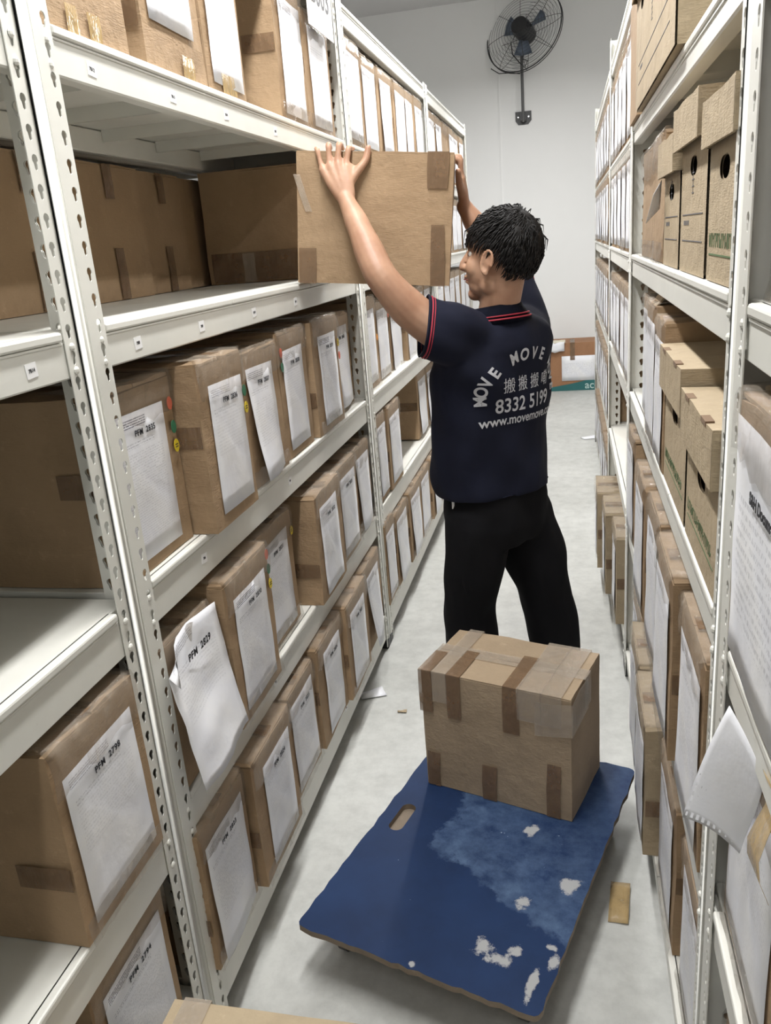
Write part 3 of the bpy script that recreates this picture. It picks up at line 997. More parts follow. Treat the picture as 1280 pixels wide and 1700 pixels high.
for zz, nm, sd in ((0.125, 'lowest', 290), (0.66, 'knee-high', 300), (1.12, 'waist-high', 310), (1.587, 'head-high', 320), (1.955, 'top', 330)):
    for i, (a, b) in enumerate(zip(fy, fy[1:])):
        archive_box(-1, a + 0.003, b - 0.003, zz, 0.205, 0.34, sd + i, f'box, {ORD[i]} from the near end, {nm} shelf of the farthest right rack', f'boxes on the {nm} shelf of the farthest right rack', pw=0.21, ph=0.28, near_tape=False)
# right, nearest rack
archive_box(-1, 0.775, 1.055, 1.583, 0.232, 0.36, 341, 'head-high box with white sheet at the right edge of the picture', None, pw=0.22, ph=0.27, pcz=0.21)
nb = archive_box(-1, 0.72, 1.062, 1.132, 0.205, 0.345, 342, 'big sheet-fronted box at the right edge with bold heading, waist-high shelf', None, pw=0.27, ph=0.31, pcz=0.165, pmat=M['paper_table'])
from_mesh('printed_heading', (lambda me: (me.materials.append(M['ink']), me)[1])(text_mesh('S&H Document', 0.020, 0.0008).copy()), nb, (0.0085, 0.015, 0.245), (pi / 2, 0, pi / 2))
archive_box(-1, 0.76, 1.058, 0.695, 0.222, 0.36, 343, 'box with amber taped top under the loose sheet at the right edge', None, pw=0.24, ph=0.30, pmat=PAPERS[2])
archive_box(-1, 0.76, 1.058, 0.125, 0.235, 0.36, 344, 'dim box on the lowest shelf at the bottom right corner', None, pw=0.22)
archive_box(-1, 0.42, 0.70, 1.132, 0.215, 0.345, 345, 'box beyond the right edge on the waist-high shelf, mostly cropped', None, pw=0.22)
# loose printed sheet hanging into the aisle at the near right upright
bm = bmesh.new()
SC = [Vector((0.1385, 0.935, 0.945)), Vector((0.205, 0.90, 0.915)), Vector((0.216, 0.865, 1.06)), Vector((0.187, 0.93, 1.115))]     # bl br tr tl


def loose_sheet(u, v):
    p = SC[0] * (1 - u) * (1 - v) + SC[1] * u * (1 - v) + SC[2] * u * v + SC[3] * (1 - u) * v
    return (p.x, p.y + 0.012 * sin(3 * v + 2 * u) + 0.01 * u * v, p.z + 0.006 * sin(pi * u))


sheet(bm, 0.2, 0.24, 10, 12, loose_sheet)
for v_ in bm.verts:
    pass
tag(new_obj('printed_sheet', bm, M['paper_table']), 'loose white printed sheet sticking out into the aisle beside the near right upright', 'paper')
bm = bmesh.new()
sheet(bm, 0.05, 0.12, 4, 6, lambda u, v: (0.004 + 0.01 * sin(6 * v), (u - 0.5) * 0.07 * (1 - v * 0.6), (v - 0.5) * 0.13))
tag(new_obj('amber_tape_scrap', bm, M['tape_amber'], loc=(0.205, 0.80, 1.04), rot=(radians(12), 0, pi)), 'torn orange-brown tape tongue hanging next to the loose printed sheet', 'tape')

# ------------------------------------------------------------------ box at the far end of the aisle
ab = empty('computer_carton', (0.03, 9.18, 0.0), 0)
tag(ab, 'rust-brown carton with teal band and white sheet standing at the aisle end', 'box')
W2, H2 = 0.56, 0.52
bm = bmesh.new()
gridbox(bm, -W2 / 2, W2 / 2, 0, 0.42, 0, H2, (5, 4, 5), 0.003, 7)
new_obj('carton_body', bm, M['card_rust'], ab)
bm = bmesh.new()
band_ = ((-W2 / 2, 0.002), (W2 / 2, 0.002), (W2 / 2, 0.135), (-0.02, 0.075), (-W2 / 2, 0.035))
va = [bm.verts.new((x, -0.0056, zz)) for x, zz in band_]
vb = [bm.verts.new((x, -0.0030, zz)) for x, zz in band_]
bm.faces.new(va)
bm.faces.new(vb[::-1])
for k in range(5):
    bm.faces.new((va[k], vb[k], vb[(k + 1) % 5], va[(k + 1) % 5]))
bmesh.ops.recalc_face_normals(bm, faces=bm.faces)
new_obj('teal_band', bm, mat('teal_print', (0.02, 0.125, 0.125), 0.6), ab)
lt = lettering('printed_name', 'acer', 0.115, mat('pale_print', (0.45, 0.58, 0.55), 0.6), ab, (0.235, -0.0068, 0.055), (pi / 2, 0, 0), 0.001)
bm = bmesh.new()
sheet(bm, 0.33, 0.26, 5, 4, lambda u, v: (0, (u - 0.5) * 0.36, (v - 0.5) * 0.27))
new_obj('white_sheet', bm, M['paper_table'], ab, False, (0.07, -0.006, 0.245), (0, 0, -pi / 2))
bm = bmesh.new()
bx(bm, -0.02, 0.03, -0.008, -0.0065, 0.335, H2 + 0.002)
bx(bm, -0.02, 0.03, -0.0065, 0.30, H2 + 0.0035, H2 + 0.0045)
new_obj('brown_tape', bm, M['tape_brown'], ab)
bm = bmesh.new()
rng = random.Random(4)
gridbox(bm, -0.285, -0.07, -0.02, 0.17, H2 + 0.006, H2 + 0.016, (6, 6, 1), 0.0, 3, 0.012)
pp = new_obj('crumpled_paper', bm, mat('cream_paper', (0.72, 0.68, 0.55), 0.7), loc=(0.03, 9.18, 0.0))
tag(pp, 'crumpled cream paper with torn edge lying on the far rust-brown carton', 'paper')
for (yy, xx) in ((0.0, 0.0),):
    bm = bmesh.new()
    sheet(bm, 0.12, 0.08, 4, 3, lambda u, v: (0.004 + 0.02 * sin(3 * u), (u - 0.5) * 0.20, (v - 0.5) * 0.10 + 0.01 * sin(9 * u)))
    new_obj('hanging_edge', bm, M['paper_plain'], pp, loc=(-0.18, -0.022, H2 - 0.035), rot=(0, 0, -pi / 2))

# ------------------------------------------------------------------ aisle sign
sg = empty('aisle_sign', (-0.772, 2.90, 2.345), 0)
tag(sg, 'white aisle sign plate lettered B003 on the upper left rack', 'sign')
bm = bmesh.new()
bx(bm, -0.002, 0.001, -0.145, 0.145, 0.0, 0.21, 0, 0.001)
new_obj('sign_plate', bm, M['sticker_white'], sg)
lettering('sign_lettering', 'B003', 0.105, M['ink_grey'], sg, (0.0018, 0.005, 0.107), (pi / 2, 0, pi / 2), 0.0003)

# ------------------------------------------------------------------ wall fan
fan = empty('wall_fan', (-0.455, WY, 2.85), 0)
tag(fan, 'black caged industrial fan on a pole bracket high on the far white wall', 'fan')
blk = mat('black_enamel', (0.025, 0.025, 0.027), 0.4)
wire = mat('dark_grey_wire', (0.10, 0.10, 0.10), 0.4, 0.3)
bm = bmesh.new()
vs = [bm.verts.new((a, -0.004, b)) for a, b in ((-0.085, -0.02), (-0.055, -0.06), (0.05, -0.06), (0.085, -0.02), (0.085, 0.07), (-0.085, 0.07))]
bm.faces.new(vs)
bmesh.ops.recalc_face_normals(bm, faces=bm.faces)
bmesh.ops.solidify(bm, geom=bm.faces[:], thickness=0.006)
bx(bm, -0.03, 0.03, -0.09, -0.004, -0.03, 0.03, 0, 0.004)
new_obj('wall_bracket', bm, mat('dark_grey_plate', (0.06, 0.06, 0.062), 0.5), fan)
bm = bmesh.new()
for xx in (-0.055, 0.055):
    bmesh.ops.create_cone(bm, cap_ends=True, segments=10, radius1=0.009, radius2=0.007, depth=0.008, matrix=Matrix.Translation((xx, -0.010, 0.015)) @ Matrix.Rotation(pi / 2, 4, 'X'))
new_obj('mounting_bolt', bm, M['rivet'], fan)
bm = bmesh.new()
tube(bm, [(0, -0.09, -0.04), (0, -0.09, 0.50), (0, -0.10, 0.60)], 0.0155, 12)
new_obj('support_pole', bm, mat('grey_pole', (0.10, 0.10, 0.10), 0.4), fan)
HEAD = Vector((0.03, -0.16, 0.80))
rotm = Matrix.Translation(HEAD) @ Matrix.Rotation(radians(-24), 4, 'Z') @ Matrix.Rotation(radians(-20), 4, 'X')
bm = bmesh.new()
for k, (yy, rr) in enumerate(((-0.20, 0.0), (0, 0))):
    pass
RC = 0.415


def ring(bm, rad, yy, thick):
    pts = [rotm @ Vector((rad * cos(2 * pi * k / 48), yy, rad * sin(2 * pi * k / 48))) for k in range(49)]
    tube(bm, pts, thick, 5, False)


bm = bmesh.new()
ring(bm, RC, 0, 0.0065)
ring(bm, RC, 0.03, 0.0045)
new_obj('cage_rim', bm, blk, fan)
for nm, s in (('front_grille', -1), ('rear_grille', 1)):
    bm = bmesh.new()
    for k in range(1, 13):
        rr = RC * k / 13.0
        ring(bm, rr, s * 0.085 * math.sqrt(max(0, 1 - (rr / RC) ** 2)) + 0.015, 0.0016)
    for k in range(8):
        a = 2 * pi * k / 8 + 0.2
        pts = [rotm @ Vector((RC * t * cos(a), s * 0.085 * math.sqrt(max(0, 1 - t * t)) + 0.015, RC * t * sin(a))) for t in (0.1, 0.3, 0.5, 0.7, 0.85, 0.95, 1.0)]
        tube(bm, pts, 0.0028, 5)
    new_obj(nm, bm, wire, fan)
bm = bmesh.new()
tube(bm, [rotm @ Vector((0, yy, 0)) for yy in (-0.12, -0.115, -0.05, 0.03, 0.12, 0.15)], [0.03, 0.085, 0.095, 0.095, 0.085, 0.05], 20)
new_obj('motor_housing', bm, blk, fan)
for k in range(3):
    bm = bmesh.new()
    a0 = 2 * pi * k / 3 + 0.6
    rows = []
    for t in (0.08, 0.14, 0.20, 0.25):
        row = []
        for q in (-0.5, 0, 0.5):
            a = a0 + q * (0.75 if t < 0.3 else 0.6)
            row.append(bm.verts.new(rotm @ Vector((t * cos(a), 0.02 + 0.05 * q, t * sin(a)))))
        rows.append(row)
    for r0, r1 in zip(rows, rows[1:]):
        for q in (0, 1):
            bm.faces.new((r0[q], r0[q + 1], r1[q + 1], r1[q])).smooth = True
    bmesh.ops.solidify(bm, geom=bm.faces[:], thickness=0.0015)
    new_obj('fan_blade', bm, mat('smoky_blue_blade', (0.30, 0.36, 0.46), 0.3), fan)
bm = bmesh.new()
tube(bm, [HEAD + Vector((-0.13, -0.02, -0.10)), HEAD + Vector((-0.12, 0.02, -0.2)), HEAD + Vector((-0.05, 0.06, -0.28)), HEAD + Vector((0.0, 0.055, -0.33)), HEAD + Vector((0.03, 0.05, -0.27)), HEAD + Vector((-0.02, 0.05, -0.25))], 0.006, 6)
tube(bm, [(-0.02, -0.09, 0.42), (-0.12, -0.08, 0.44), (-0.24, -0.07, 0.45), (-0.32, -0.1, 0.50)], 0.005, 6)
new_obj('power_cord', bm, M['black_plastic'], fan)
bm = bmesh.new()
tube(bm, [(0, -0.10, 0.58), HEAD + Vector((0, 0.05, -0.12)), HEAD + Vector((0, 0.02, -0.04))], [0.024, 0.03, 0.045], 12)
new_obj('tilt_joint', bm, blk, fan)

# ------------------------------------------------------------------ dolly with box
m = mat('scuffed_blue_board', (0.03, 0.07, 0.20), 0.6)
g = NG(m)
v = g.coord('Object')
base = g.ramp(g.noise(v, 5, 5, 0.6), [(0.3, (0.006, 0.020, 0.066)), (0.7, (0.010, 0.032, 0.100))])
sepx = g.n('ShaderNodeSeparateXYZ')
g.l(v, sepx.inputs[0])
wob = g.noise(v, 17, 7, 0.72)


def blob(cx, cy, rx, ry, amt=0.5):
    dx = g.math('DIVIDE', g.math('SUBTRACT', sepx.outputs[0], cx), rx)
    dy = g.math('DIVIDE', g.math('SUBTRACT', sepx.outputs[1], cy), ry)
    d = g.math('SQRT', g.math('ADD', g.math('MULTIPLY', dx, dx), g.math('MULTIPLY', dy, dy)))
    d = g.math('ADD', d, g.math('MULTIPLY', g.math('SUBTRACT', wob, 0.47), 4.2))
    return g.ramp(d, [(0.62, (amt,) * 3), (1.0, (0, 0, 0))])


# worn lighter zone (chalky wear on one diagonal half) and bare-wood scars
jit = g.math('MULTIPLY', g.math('SUBTRACT', g.noise(v, 16, 6, 0.65), 0.5), 0.16)
w1 = g.math('ADD', g.math('ADD', sepx.outputs[1], 0.13), g.math('MULTIPLY', sepx.outputs[0], 0.42))
w2 = g.math('ADD', sepx.outputs[0], 0.12)
wear = g.math('ADD', g.math('MINIMUM', w1, w2), jit)
wearm = g.ramp(wear, [(0.0, (0, 0, 0)), (0.015, (1, 1, 1)), (0.45, (0.35,) * 3)])
chalk = g.ramp(g.noise(v, 13, 6, 0.7), [(0.36, (0.05,) * 3), (0.68, (0.75,) * 3)])
col = g.mix(g.math('MULTIPLY', wearm, chalk), base, (0.10, 0.16, 0.27))
for args in ((0.111, 0.08, 0.02, 0.028), (0.17, -0.165, 0.022, 0.03), (0.254, -0.07, 0.026, 0.03), (0.13, -0.33, 0.035, 0.026), (0.175, -0.345, 0.04, 0.02), (0.205, -0.31, 0.02, 0.016), (0.262, -0.37, 0.010, 0.05), (0.288, -0.30, 0.016, 0.028), (0.27, -0.27, 0.02, 0.012), (0.002, -0.438, 0.012, 0.009)):
    col = g.mix(blob(*args, amt=0.8), col, (0.46, 0.46, 0.45))
speck = g.ramp(g.noise(v, 42, 3, 0.6), [(0.735, (0, 0, 0)), (0.76, (0.6,) * 3)])
col = g.mix(speck, col, (0.40, 0.47, 0.58))
g.l(col, g.b.inputs['Base Color'])
g.bump(g.noise(v, 30, 5), 0.25, 0.002)
g.b.inputs['Specular IOR Level'].default_value = 0.25
M['blue'] = m
M['ply_edge'] = card_mat('plywood_edge', (0.19, 0.15, 0.11), (0.28, 0.22, 0.16))
ZT = 0.15
dolly = empty('moving_dolly', (-0.2355, 1.80, 0.0), radians(-16.4))
tag(dolly, 'scuffed blue-topped plywood dolly on the floor under the taped carton', 'dolly')
BW, BL = 0.605, 0.90
rng = random.Random(12)
out = []


def edge_pts(a, b, n, j):
    return [(a[0] + (b[0] - a[0]) * k / n + rng.uniform(-j, j), a[1] + (b[1] - a[1]) * k / n + rng.uniform(-j, j)) for k in range(n)]


c = [(-BW / 2, -BL / 2), (BW / 2, -BL / 2), (BW / 2, BL / 2), (-BW / 2, BL / 2)]
ins = 0.022
poly = []
for i in range(4):
    a, b = Vector(c[i]), Vector(c[(i + 1) % 4])
    d = (b - a).normalized()
    poly += edge_pts(a + d * ins, b - d * ins, 26, 0.003)
    cc, dn = b, (Vector(c[(i + 2) % 4]) - b).normalized()
    for t in (0.0, 0.3, 0.6):
        p1, p2, p3 = b - d * ins, b, b + dn * ins
        q = p1 * (1 - t) ** 2 + p2 * 2 * t * (1 - t) + p3 * t * t
        poly.append((q.x, q.y))
bm = bmesh.new()
T_ = 0.016
hc = (-BW / 2 + 0.060, -0.005)
hole = [(hc[0] + 0.021 * cos(a) * 1.0, hc[1] + (0.038 if sin(a) > 0 else -0.038) + 0.02 * sin(a)) for a in [2 * pi * k / 24 for k in range(24)]]
loops = {}
for nm_, pts in (('o', poly), ('h', hole)):
    loops[nm_] = [[bm.verts.new((x, y, zz)) for x, y in pts] for zz in (ZT, ZT - T_)]
for lv in (0, 1):
    es = []
    for nm_ in 'oh':
        L_ = loops[nm_][lv]
        es += [bm.edges.new((L_[i], L_[(i + 1) % len(L_)])) for i in range(len(L_))]
    r = bmesh.ops.triangle_fill(bm, use_beauty=True, use_dissolve=False, edges=es)
    for f in r['geom']:
        if isinstance(f, bmesh.types.BMFace):
            f.material_index = 0 if lv == 0 else 1
for nm_ in 'oh':
    a_, b_ = loops[nm_]
    for i in range(len(a_)):
        bm.faces.new((a_[i], b_[i], b_[(i + 1) % len(a_)], a_[(i + 1) % len(a_)])).material_index = 1
bmesh.ops.recalc_face_normals(bm, faces=bm.faces)
new_obj('board', bm, [M['blue'], M['ply_edge']], dolly)
for sx in (-1, 1):
    bm = bmesh.new()
    bx(bm, sx * 0.235 - 0.03, sx * 0.235 + 0.03, -0.38, 0.38, ZT - T_ - 0.03, ZT - T_ - 0.0005, 0, 0.002)
    new_obj('underside_rail', bm, M['ply_edge'], dolly)
rub = mat('grey_rubber', (0.07, 0.07, 0.07), 0.7)
for sx in (-1, 1):
    for sy in (-1, 1):
        cx_, cy_ = sx * 0.235, sy * 0.33
        ca = bmesh.new()
        bx(ca, cx_ - 0.03, cx_ + 0.03, cy_ - 0.035, cy_ + 0.035, 0.099, 0.103, 0, 0.001)
        for q in (-1, 1):
            bx(ca, cx_ + q * 0.018 - 0.0015, cx_ + q * 0.018 + 0.0015, cy_ - 0.02, cy_ + 0.02, 0.035, 0.1)
        tube(ca, [(cx_ - 0.022, cy_, 0.042), (cx_ + 0.022, cy_, 0.042)], 0.005, 8)
        co = new_obj('caster', ca, mat('zinc', (0.5, 0.5, 0.5), 0.35, 0.8), dolly)
        wb_ = bmesh.new()
        tube(wb_, [(cx_ - 0.013, cy_, 0.042), (cx_ - 0.011, cy_, 0.042), (cx_ + 0.011, cy_, 0.042), (cx_ + 0.013, cy_, 0.042)], [0.038, 0.0415, 0.0415, 0.038], 24)
        new_obj('wheel', wb_, rub, co)

# carton on the dolly: near edge from (-0.42, 2.022) to (-0.003, 1.895)
ang = math.atan2(1.893 - 2.024, 0.417)
wx, wy, hz = 0.437, 0.268, 0.378
tb = empty('moving_box', (-0.2115 + 0.134 * sin(-ang), 1.9585 + 0.134 * cos(ang), ZT + 0.0015), ang)
tag(tb, 'taped brown carton standing on the blue dolly', 'box')
bm = bmesh.new()
gridbox(bm, -wx / 2, wx / 2, -wy / 2, wy / 2, 0, hz - 0.005, (6, 5, 6), 0.004, 3)
for (ya, yb) in ((-wy / 2 + 0.0006, -0.002), (0.002, wy / 2 - 0.0006)):
    gridbox(bm, -wx / 2 + 0.0006, wx / 2 - 0.0006, ya, yb, hz - 0.0045, hz, (8, 4, 1), 0, 8, 0.005)
new_obj('carton_body', bm, M['card_grey'], tb)


def tp(parent, pts, width, axis, kind='tape_brown', seed=0):
    return strip(parent, {'tape_brown': 'brown_tape', 'tape_clear': 'clear_tape', 'tape_amber': 'amber_tape'}[kind], M[kind], pts, width, axis, seed)


yn, yf, zt = -wy / 2 - 0.0055, wy / 2 + 0.0055, hz + 0.0035
# lengthwise seam tape, cross tapes running over the top and down the near side
tp(tb, [(-wx / 2 - 0.006, 0, hz - 0.06), (-wx / 2 - 0.006, 0, zt), (-0.1, 0, zt), (0.1, 0, zt), (wx / 2 + 0.006, 0, zt), (wx / 2 + 0.006, 0, hz - 0.09)], 0.055, (0, 1, 0), 'tape_clear')
for k, (xx, dn, ww) in enumerate(((-0.205, 0.13, 0.04), (-0.118, 0.135, 0.043), (0.052, 0.14, 0.046))):
    tp(tb, [(xx, yn, hz - dn), (xx, yn - 0.001, hz - dn / 2), (xx, yn, zt), (xx, -0.03, zt + 0.001), (xx, -0.02 + 0.03 * k, zt + 0.0008)], ww, (1, 0, 0), 'tape_brown', k)
for k, (xx, up_, ww) in enumerate(((-0.195, 0.115, 0.04), (-0.02, 0.115, 0.043), (0.168, 0.17, 0.038))):
    tp(tb, [(xx, yn, 0.001), (xx, yn - 0.001, up_ / 2), (xx + 0.004, yn, up_)], ww, (1, 0, 0), 'tape_brown', 10 + k)
for xx, ww, kd in ((0.105, 0.07, 'tape_clear'), (0.165, 0.06, 'tape_clear'), (-0.16, 0.045, 'tape_clear')):
    tp(tb, [(xx, yn - 0.001, hz - 0.09), (xx, yn - 0.001, zt + 0.001), (xx, 0, zt + 0.0015), (xx, yf, zt + 0.001), (xx, yf, hz - 0.05)], ww, (1, 0, 0), kd, int(xx * 100) + 50)
tp(tb, [(0.12, yn - 0.0015, hz - 0.075), (0.17, yn - 0.0015, hz - 0.07), (wx / 2 + 0.006, yn - 0.001, hz - 0.06), (wx / 2 + 0.007, -0.08, hz - 0.05), (wx / 2 + 0.007, 0.0, hz - 0.05)], 0.1, (0, 0, 1), 'tape_clear', 77)

# foreground carton, only its far top edge in the picture
fg = empty('moving_box', (-0.47, 0.80, 0.0), 0)
tag(fg, 'carton whose pale top edge shows at the bottom of the picture', 'box')
bm = bmesh.new()
gridbox(bm, -0.235, 0.235, -0.20, 0.205, 0, 0.415, (5, 5, 5), 0.003, 15)
for (ya, yb) in ((-0.1995, -0.002), (0.002, 0.2045)):
    gridbox(bm, -0.2345, 0.2345, ya, yb, 0.4155, 0.420, (6, 4, 1), 0, 9, 0.003)
new_obj('carton_body', bm, M['card_tan'], fg)
tp(fg, [(-0.19, 0.2095, 0.34), (-0.19, 0.2095, 0.4225), (-0.19, 0.1, 0.4225), (-0.19, -0.19, 0.4225)], 0.05, (1, 0, 0), 'tape_clear', 5)

# ------------------------------------------------------------------ litter on the floor
bm = bmesh.new()
sheet(bm, 0.045, 0.12, 4, 9, lambda u, v: (0.002 + 0.010 * abs(sin(4.5 * v)) + 0.004 * u, (u - 0.5) * 0.05, (v - 0.5) * 0.13))
o = new_obj('tape_scrap', bm, M['tape_amber'], loc=(0.115, 1.765, 0.0), rot=(0, radians(-90), 0))
o.rotation_euler = (0, radians(-90), radians(0))
o.matrix_world = Matrix.Translation((0.115, 1.77, 0.001)) @ Matrix.Rotation(radians(-6), 4, 'Z') @ Matrix(((0, 1, 0, 0), (0, 0, 1, 0), (1, 0, 0, 0), (0, 0, 0, 1)))
tag(o, 'crumpled amber tape strip on the floor right of the blue dolly', 'tape')
for nm, x, y, sx, sy, rz, mm, lab in (('paper_scrap', -0.77, 2.745, 0.10, 0.07, 0.5, 'paper_plain', 'white paper corner lying on the floor under the left rack edge'),
                                     ('cardboard_scrap', -0.628, 2.63, 0.035, 0.018, 0.1, 'card_tan', 'tiny tan cardboard chip on the floor left of the dolly carton'),
                                     ('paper_scrap', 0.175, 6.95, 0.16, 0.12, 0.4, 'paper_plain', 'white paper scrap on the floor by the farthest right rack'),
                                     ('cardboard_scrap', -0.62, 4.05, 0.05, 0.006, 0.1, 'groove', 'thin dark sliver on the floor left of the man')):
    bm = bmesh.new()
    sheet(bm, sx, sy, 4, 3, lambda u, v: (0.0015 + 0.003 * sin(5 * u) * sin(4 * v) + 0.003, (u - 0.5) * sx, (v - 0.5) * sy * (0.7 + 0.3 * u)))
    o = new_obj(nm, bm, M[mm])
    o.matrix_world = Matrix.Translation((x, y, 0.001)) @ Matrix.Rotation(rz, 4, 'Z') @ Matrix(((0, 1, 0, 0), (0, 0, 1, 0), (1, 0, 0, 0), (0, 0, 0, 1)))
    tag(o, lab, 'litter')

# ------------------------------------------------------------------ the lifted box
HB = Vector((-0.784, 2.41, 1.594))        # its lower left near corner, resting on the shelf edge
HW, HD, HH = 0.448, 0.29, 0.362
hbm = Matrix.Translation(HB) @ Matrix.Rotation(radians(7), 4, 'Z') @ Matrix.Rotation(radians(5.6), 4, 'Y')
hb_o = empty('lifted_box')
hb_o.matrix_world = hbm
tag(hb_o, 'plain brown carton the man lifts onto the head-high shelf', 'box')
bm = bmesh.new()
gridbox(bm, 0, HW, 0, HD, 0.002, HH - 0.004, (6, 5, 6), 0.003, 21)
for (xa, xb) in ((0.0006, HW - 0.0006),):
    for (ya, yb) in ((0.0006, HD / 2 - 0.0015), (HD / 2 + 0.0015, HD - 0.0006)):
        gridbox(bm, xa, xb, ya, yb, HH - 0.0035, HH, (6, 4, 1), 0, 4, 0.002)
new_obj('carton_body', bm, M['card'], hb_o)
tp(hb_o, [(HW - 0.045, -0.0035, HH - 0.095), (HW - 0.045, -0.0045, HH - 0.04), (HW - 0.045, -0.0035, HH + 0.002), (HW - 0.045, 0.1, HH + 0.002)], 0.06, (1, 0, 0), 'tape_brown', 1)
tp(hb_o, [(HW - 0.035, -0.0035, 0.0), (HW - 0.037, -0.0045, 0.08), (HW - 0.04, -0.0035, 0.17)], 0.04, (1, 0, 0), 'tape_brown', 2)
tp(hb_o, [(0.03, -0.0035, 0.0), (0.03, -0.0045, 0.05), (0.03, -0.0035, 0.10)], 0.052, (1, 0, 0), 'tape_brown', 3)
tp(hb_o, [(0.0, -0.0035, 0.30), (0.02, -0.0045, 0.24), (0.035, -0.0035, 0.2)], 0.02, (1, 0, 0), 'tape_clear', 4)


# ------------------------------------------------------------------ the man
F = Vector((-0.79, 0.613, 0))       # the way his chest faces
Lf = Vector((-0.613, -0.79, 0))     # towards his left
UP = Vector((0, 0, 1))


def loft(bm, rings, n=28, e=2.4):
    """closed tube through rings (centre, half-vector A, half-vector B)"""
    prev = None
    for (c_, A, B) in rings:
        c_, A, B = Vector(c_), Vector(A), Vector(B)
        vs = []
        for k in range(n):
            t = 2 * pi * k / n
            ct, st = cos(t), sin(t)
            ct = math.copysign(abs(ct) ** (2 / e), ct)
            st = math.copysign(abs(st) ** (2 / e), st)
            vs.append(bm.verts.new(c_ + A * ct + B * st))
        if prev:
            for k in range(n):
                bm.faces.new((prev[k], prev[(k + 1) % n], vs[(k + 1) % n], vs[k]))
        else:
            bm.faces.new(vs[::-1])
        prev = vs
    bm.faces.new(prev)


def ball(bm, c_, A, B, D, n=20):
    mtx = Matrix((Vector(A), Vector(B), Vector(D))).transposed().to_4x4()
    mtx.translation = Vector(c_)
    bmesh.ops.create_uvsphere(bm, u_segments=n, v_segments=n // 2 + 2, radius=1.0, matrix=mtx)


def smooth_path(pts, rad, sub=5):
    """Catmull-Rom through pts with interpolated radii"""
    P = [Vector(p) for p in pts]
    P = [P[0] * 2 - P[1]] + P + [P[-1] * 2 - P[-2]]
    R_ = [rad[0]] + list(rad) + [rad[-1]]
    op, orr = [], []
    for i in range(1, len(P) - 2):
        for s in range(sub):
            t = s / sub
            p = 0.5 * ((2 * P[i]) + (P[i + 1] - P[i - 1]) * t + (2 * P[i - 1] - 5 * P[i] + 4 * P[i + 1] - P[i + 2]) * t * t + (3 * P[i] - 3 * P[i - 1] + P[i - 2 + 0] * 0 - P[i + 1] * 0 + (P[i + 2] - P[i - 1]) * 1 - 3 * P[i + 1] + 3 * P[i - 1] + 0 * P[i] - 0 * P[i]) * 0)
            a, b, c3, d = P[i - 1], P[i], P[i + 1], P[i + 2]
            p = 0.5 * ((2 * b) + (c3 - a) * t + (2 * a - 5 * b + 4 * c3 - d) * t * t + (3 * b - a - 3 * c3 + d) * t ** 3)
            op.append(p)
            ta = t * t * (3 - 2 * t)
            orr.append(R_[i] * (1 - ta) + R_[i + 1] * ta)
    op.append(P[-2])
    orr.append(R_[-2])
    return op, orr


def limb(bm, pts, rad, sub=5, n=16):
    p, r = smooth_path(pts, rad, sub)
    tube(bm, p, r, n)
    for q, rr in ((p[0], r[0]), (p[-1], r[-1])):
        bmesh.ops.create_uvsphere(bm, u_segments=n, v_segments=8, radius=rr * 0.985, matrix=Matrix.Translation(q))


def remeshed(name, bm, voxel, smooth_iter, material, parent, disp=None):
    me = bpy.data.meshes.new(name + '_raw')
    bmesh.ops.recalc_face_normals(bm, faces=bm.faces)
    bm.to_mesh(me)
    bm.free()
    tmp = bpy.data.objects.new(name + '_raw', me)
    C.objects.link(tmp)
    md = tmp.modifiers.new('r', 'REMESH')
    md.mode = 'VOXEL'
    md.voxel_size = voxel
    md.use_smooth_shade = True
    if smooth_iter:
        sm = tmp.modifiers.new('s', 'SMOOTH')
        sm.factor = 0.5
        sm.iterations = smooth_iter
    bpy.context.view_layer.update()
    dg = bpy.context.evaluated_depsgraph_get()
    out_ = bpy.data.meshes.new_from_object(tmp.evaluated_get(dg))
    out_.name = name
    bpy.data.objects.remove(tmp)
    if disp:
        nrm = [v_.normal.copy() for v_ in out_.vertices]
        for v_, nn in zip(out_.vertices, nrm):
            v_.co += disp(v_.co, nn)
    out_.materials.clear()
    for mm in (material if isinstance(material, (list, tuple)) else [material]):
        out_.materials.append(mm)
    for p in out_.polygons:
        p.use_smooth = True
    return from_mesh(name, out_, parent)


m = mat('skin', (0.56, 0.33, 0.215), 0.5)
g = NG(m)
v = g.coord('Object')
col = g.ramp(g.noise(v, 11, 4), [(0.3, (0.38, 0.205, 0.13)), (0.7, (0.51, 0.31, 0.205))])
g.l(col, g.b.inputs['Base Color'])
g.b.inputs['Subsurface Weight'].default_value = 0.12
g.b.inputs['Subsurface Radius'].default_value = (0.02, 0.008, 0.004)
g.b.inputs['Subsurface Scale'].default_value = 0.5
g.bump(g.noise(v, 130, 3), 0.12, 0.001)
M['skin'] = m
m = mat('navy_polo_knit', (0.012, 0.014, 0.03), 0.85)
g = NG(m)
v = g.coord('Object')
g.l(g.ramp(g.noise(v, 6, 3), [(0.3, (0.0055, 0.007, 0.017)), (0.7, (0.009, 0.011, 0.026))]), g.b.inputs['Base Color'])
g.bump(g.noise(v, 420, 2), 0.2, 0.0008)
g.b.inputs['Specular IOR Level'].default_value = 0.25
M['polo'] = m
m = mat('black_trouser_cloth', (0.006, 0.006, 0.0075), 0.9)
m.node_tree.nodes['Principled BSDF'].inputs['Specular IOR Level'].default_value = 0.2
NG(m).bump(NG(m).noise(NG(m).coord('Object'), 25, 4), 0.3, 0.004)
M['trouser'] = m
m = mat('black_hair', (0.008, 0.007, 0.007), 0.62)
m.node_tree.nodes['Principled BSDF'].inputs['Specular IOR Level'].default_value = 0.3
M['hair'] = m
M['red'] = mat('red_piping', (0.36, 0.025, 0.045), 0.7)
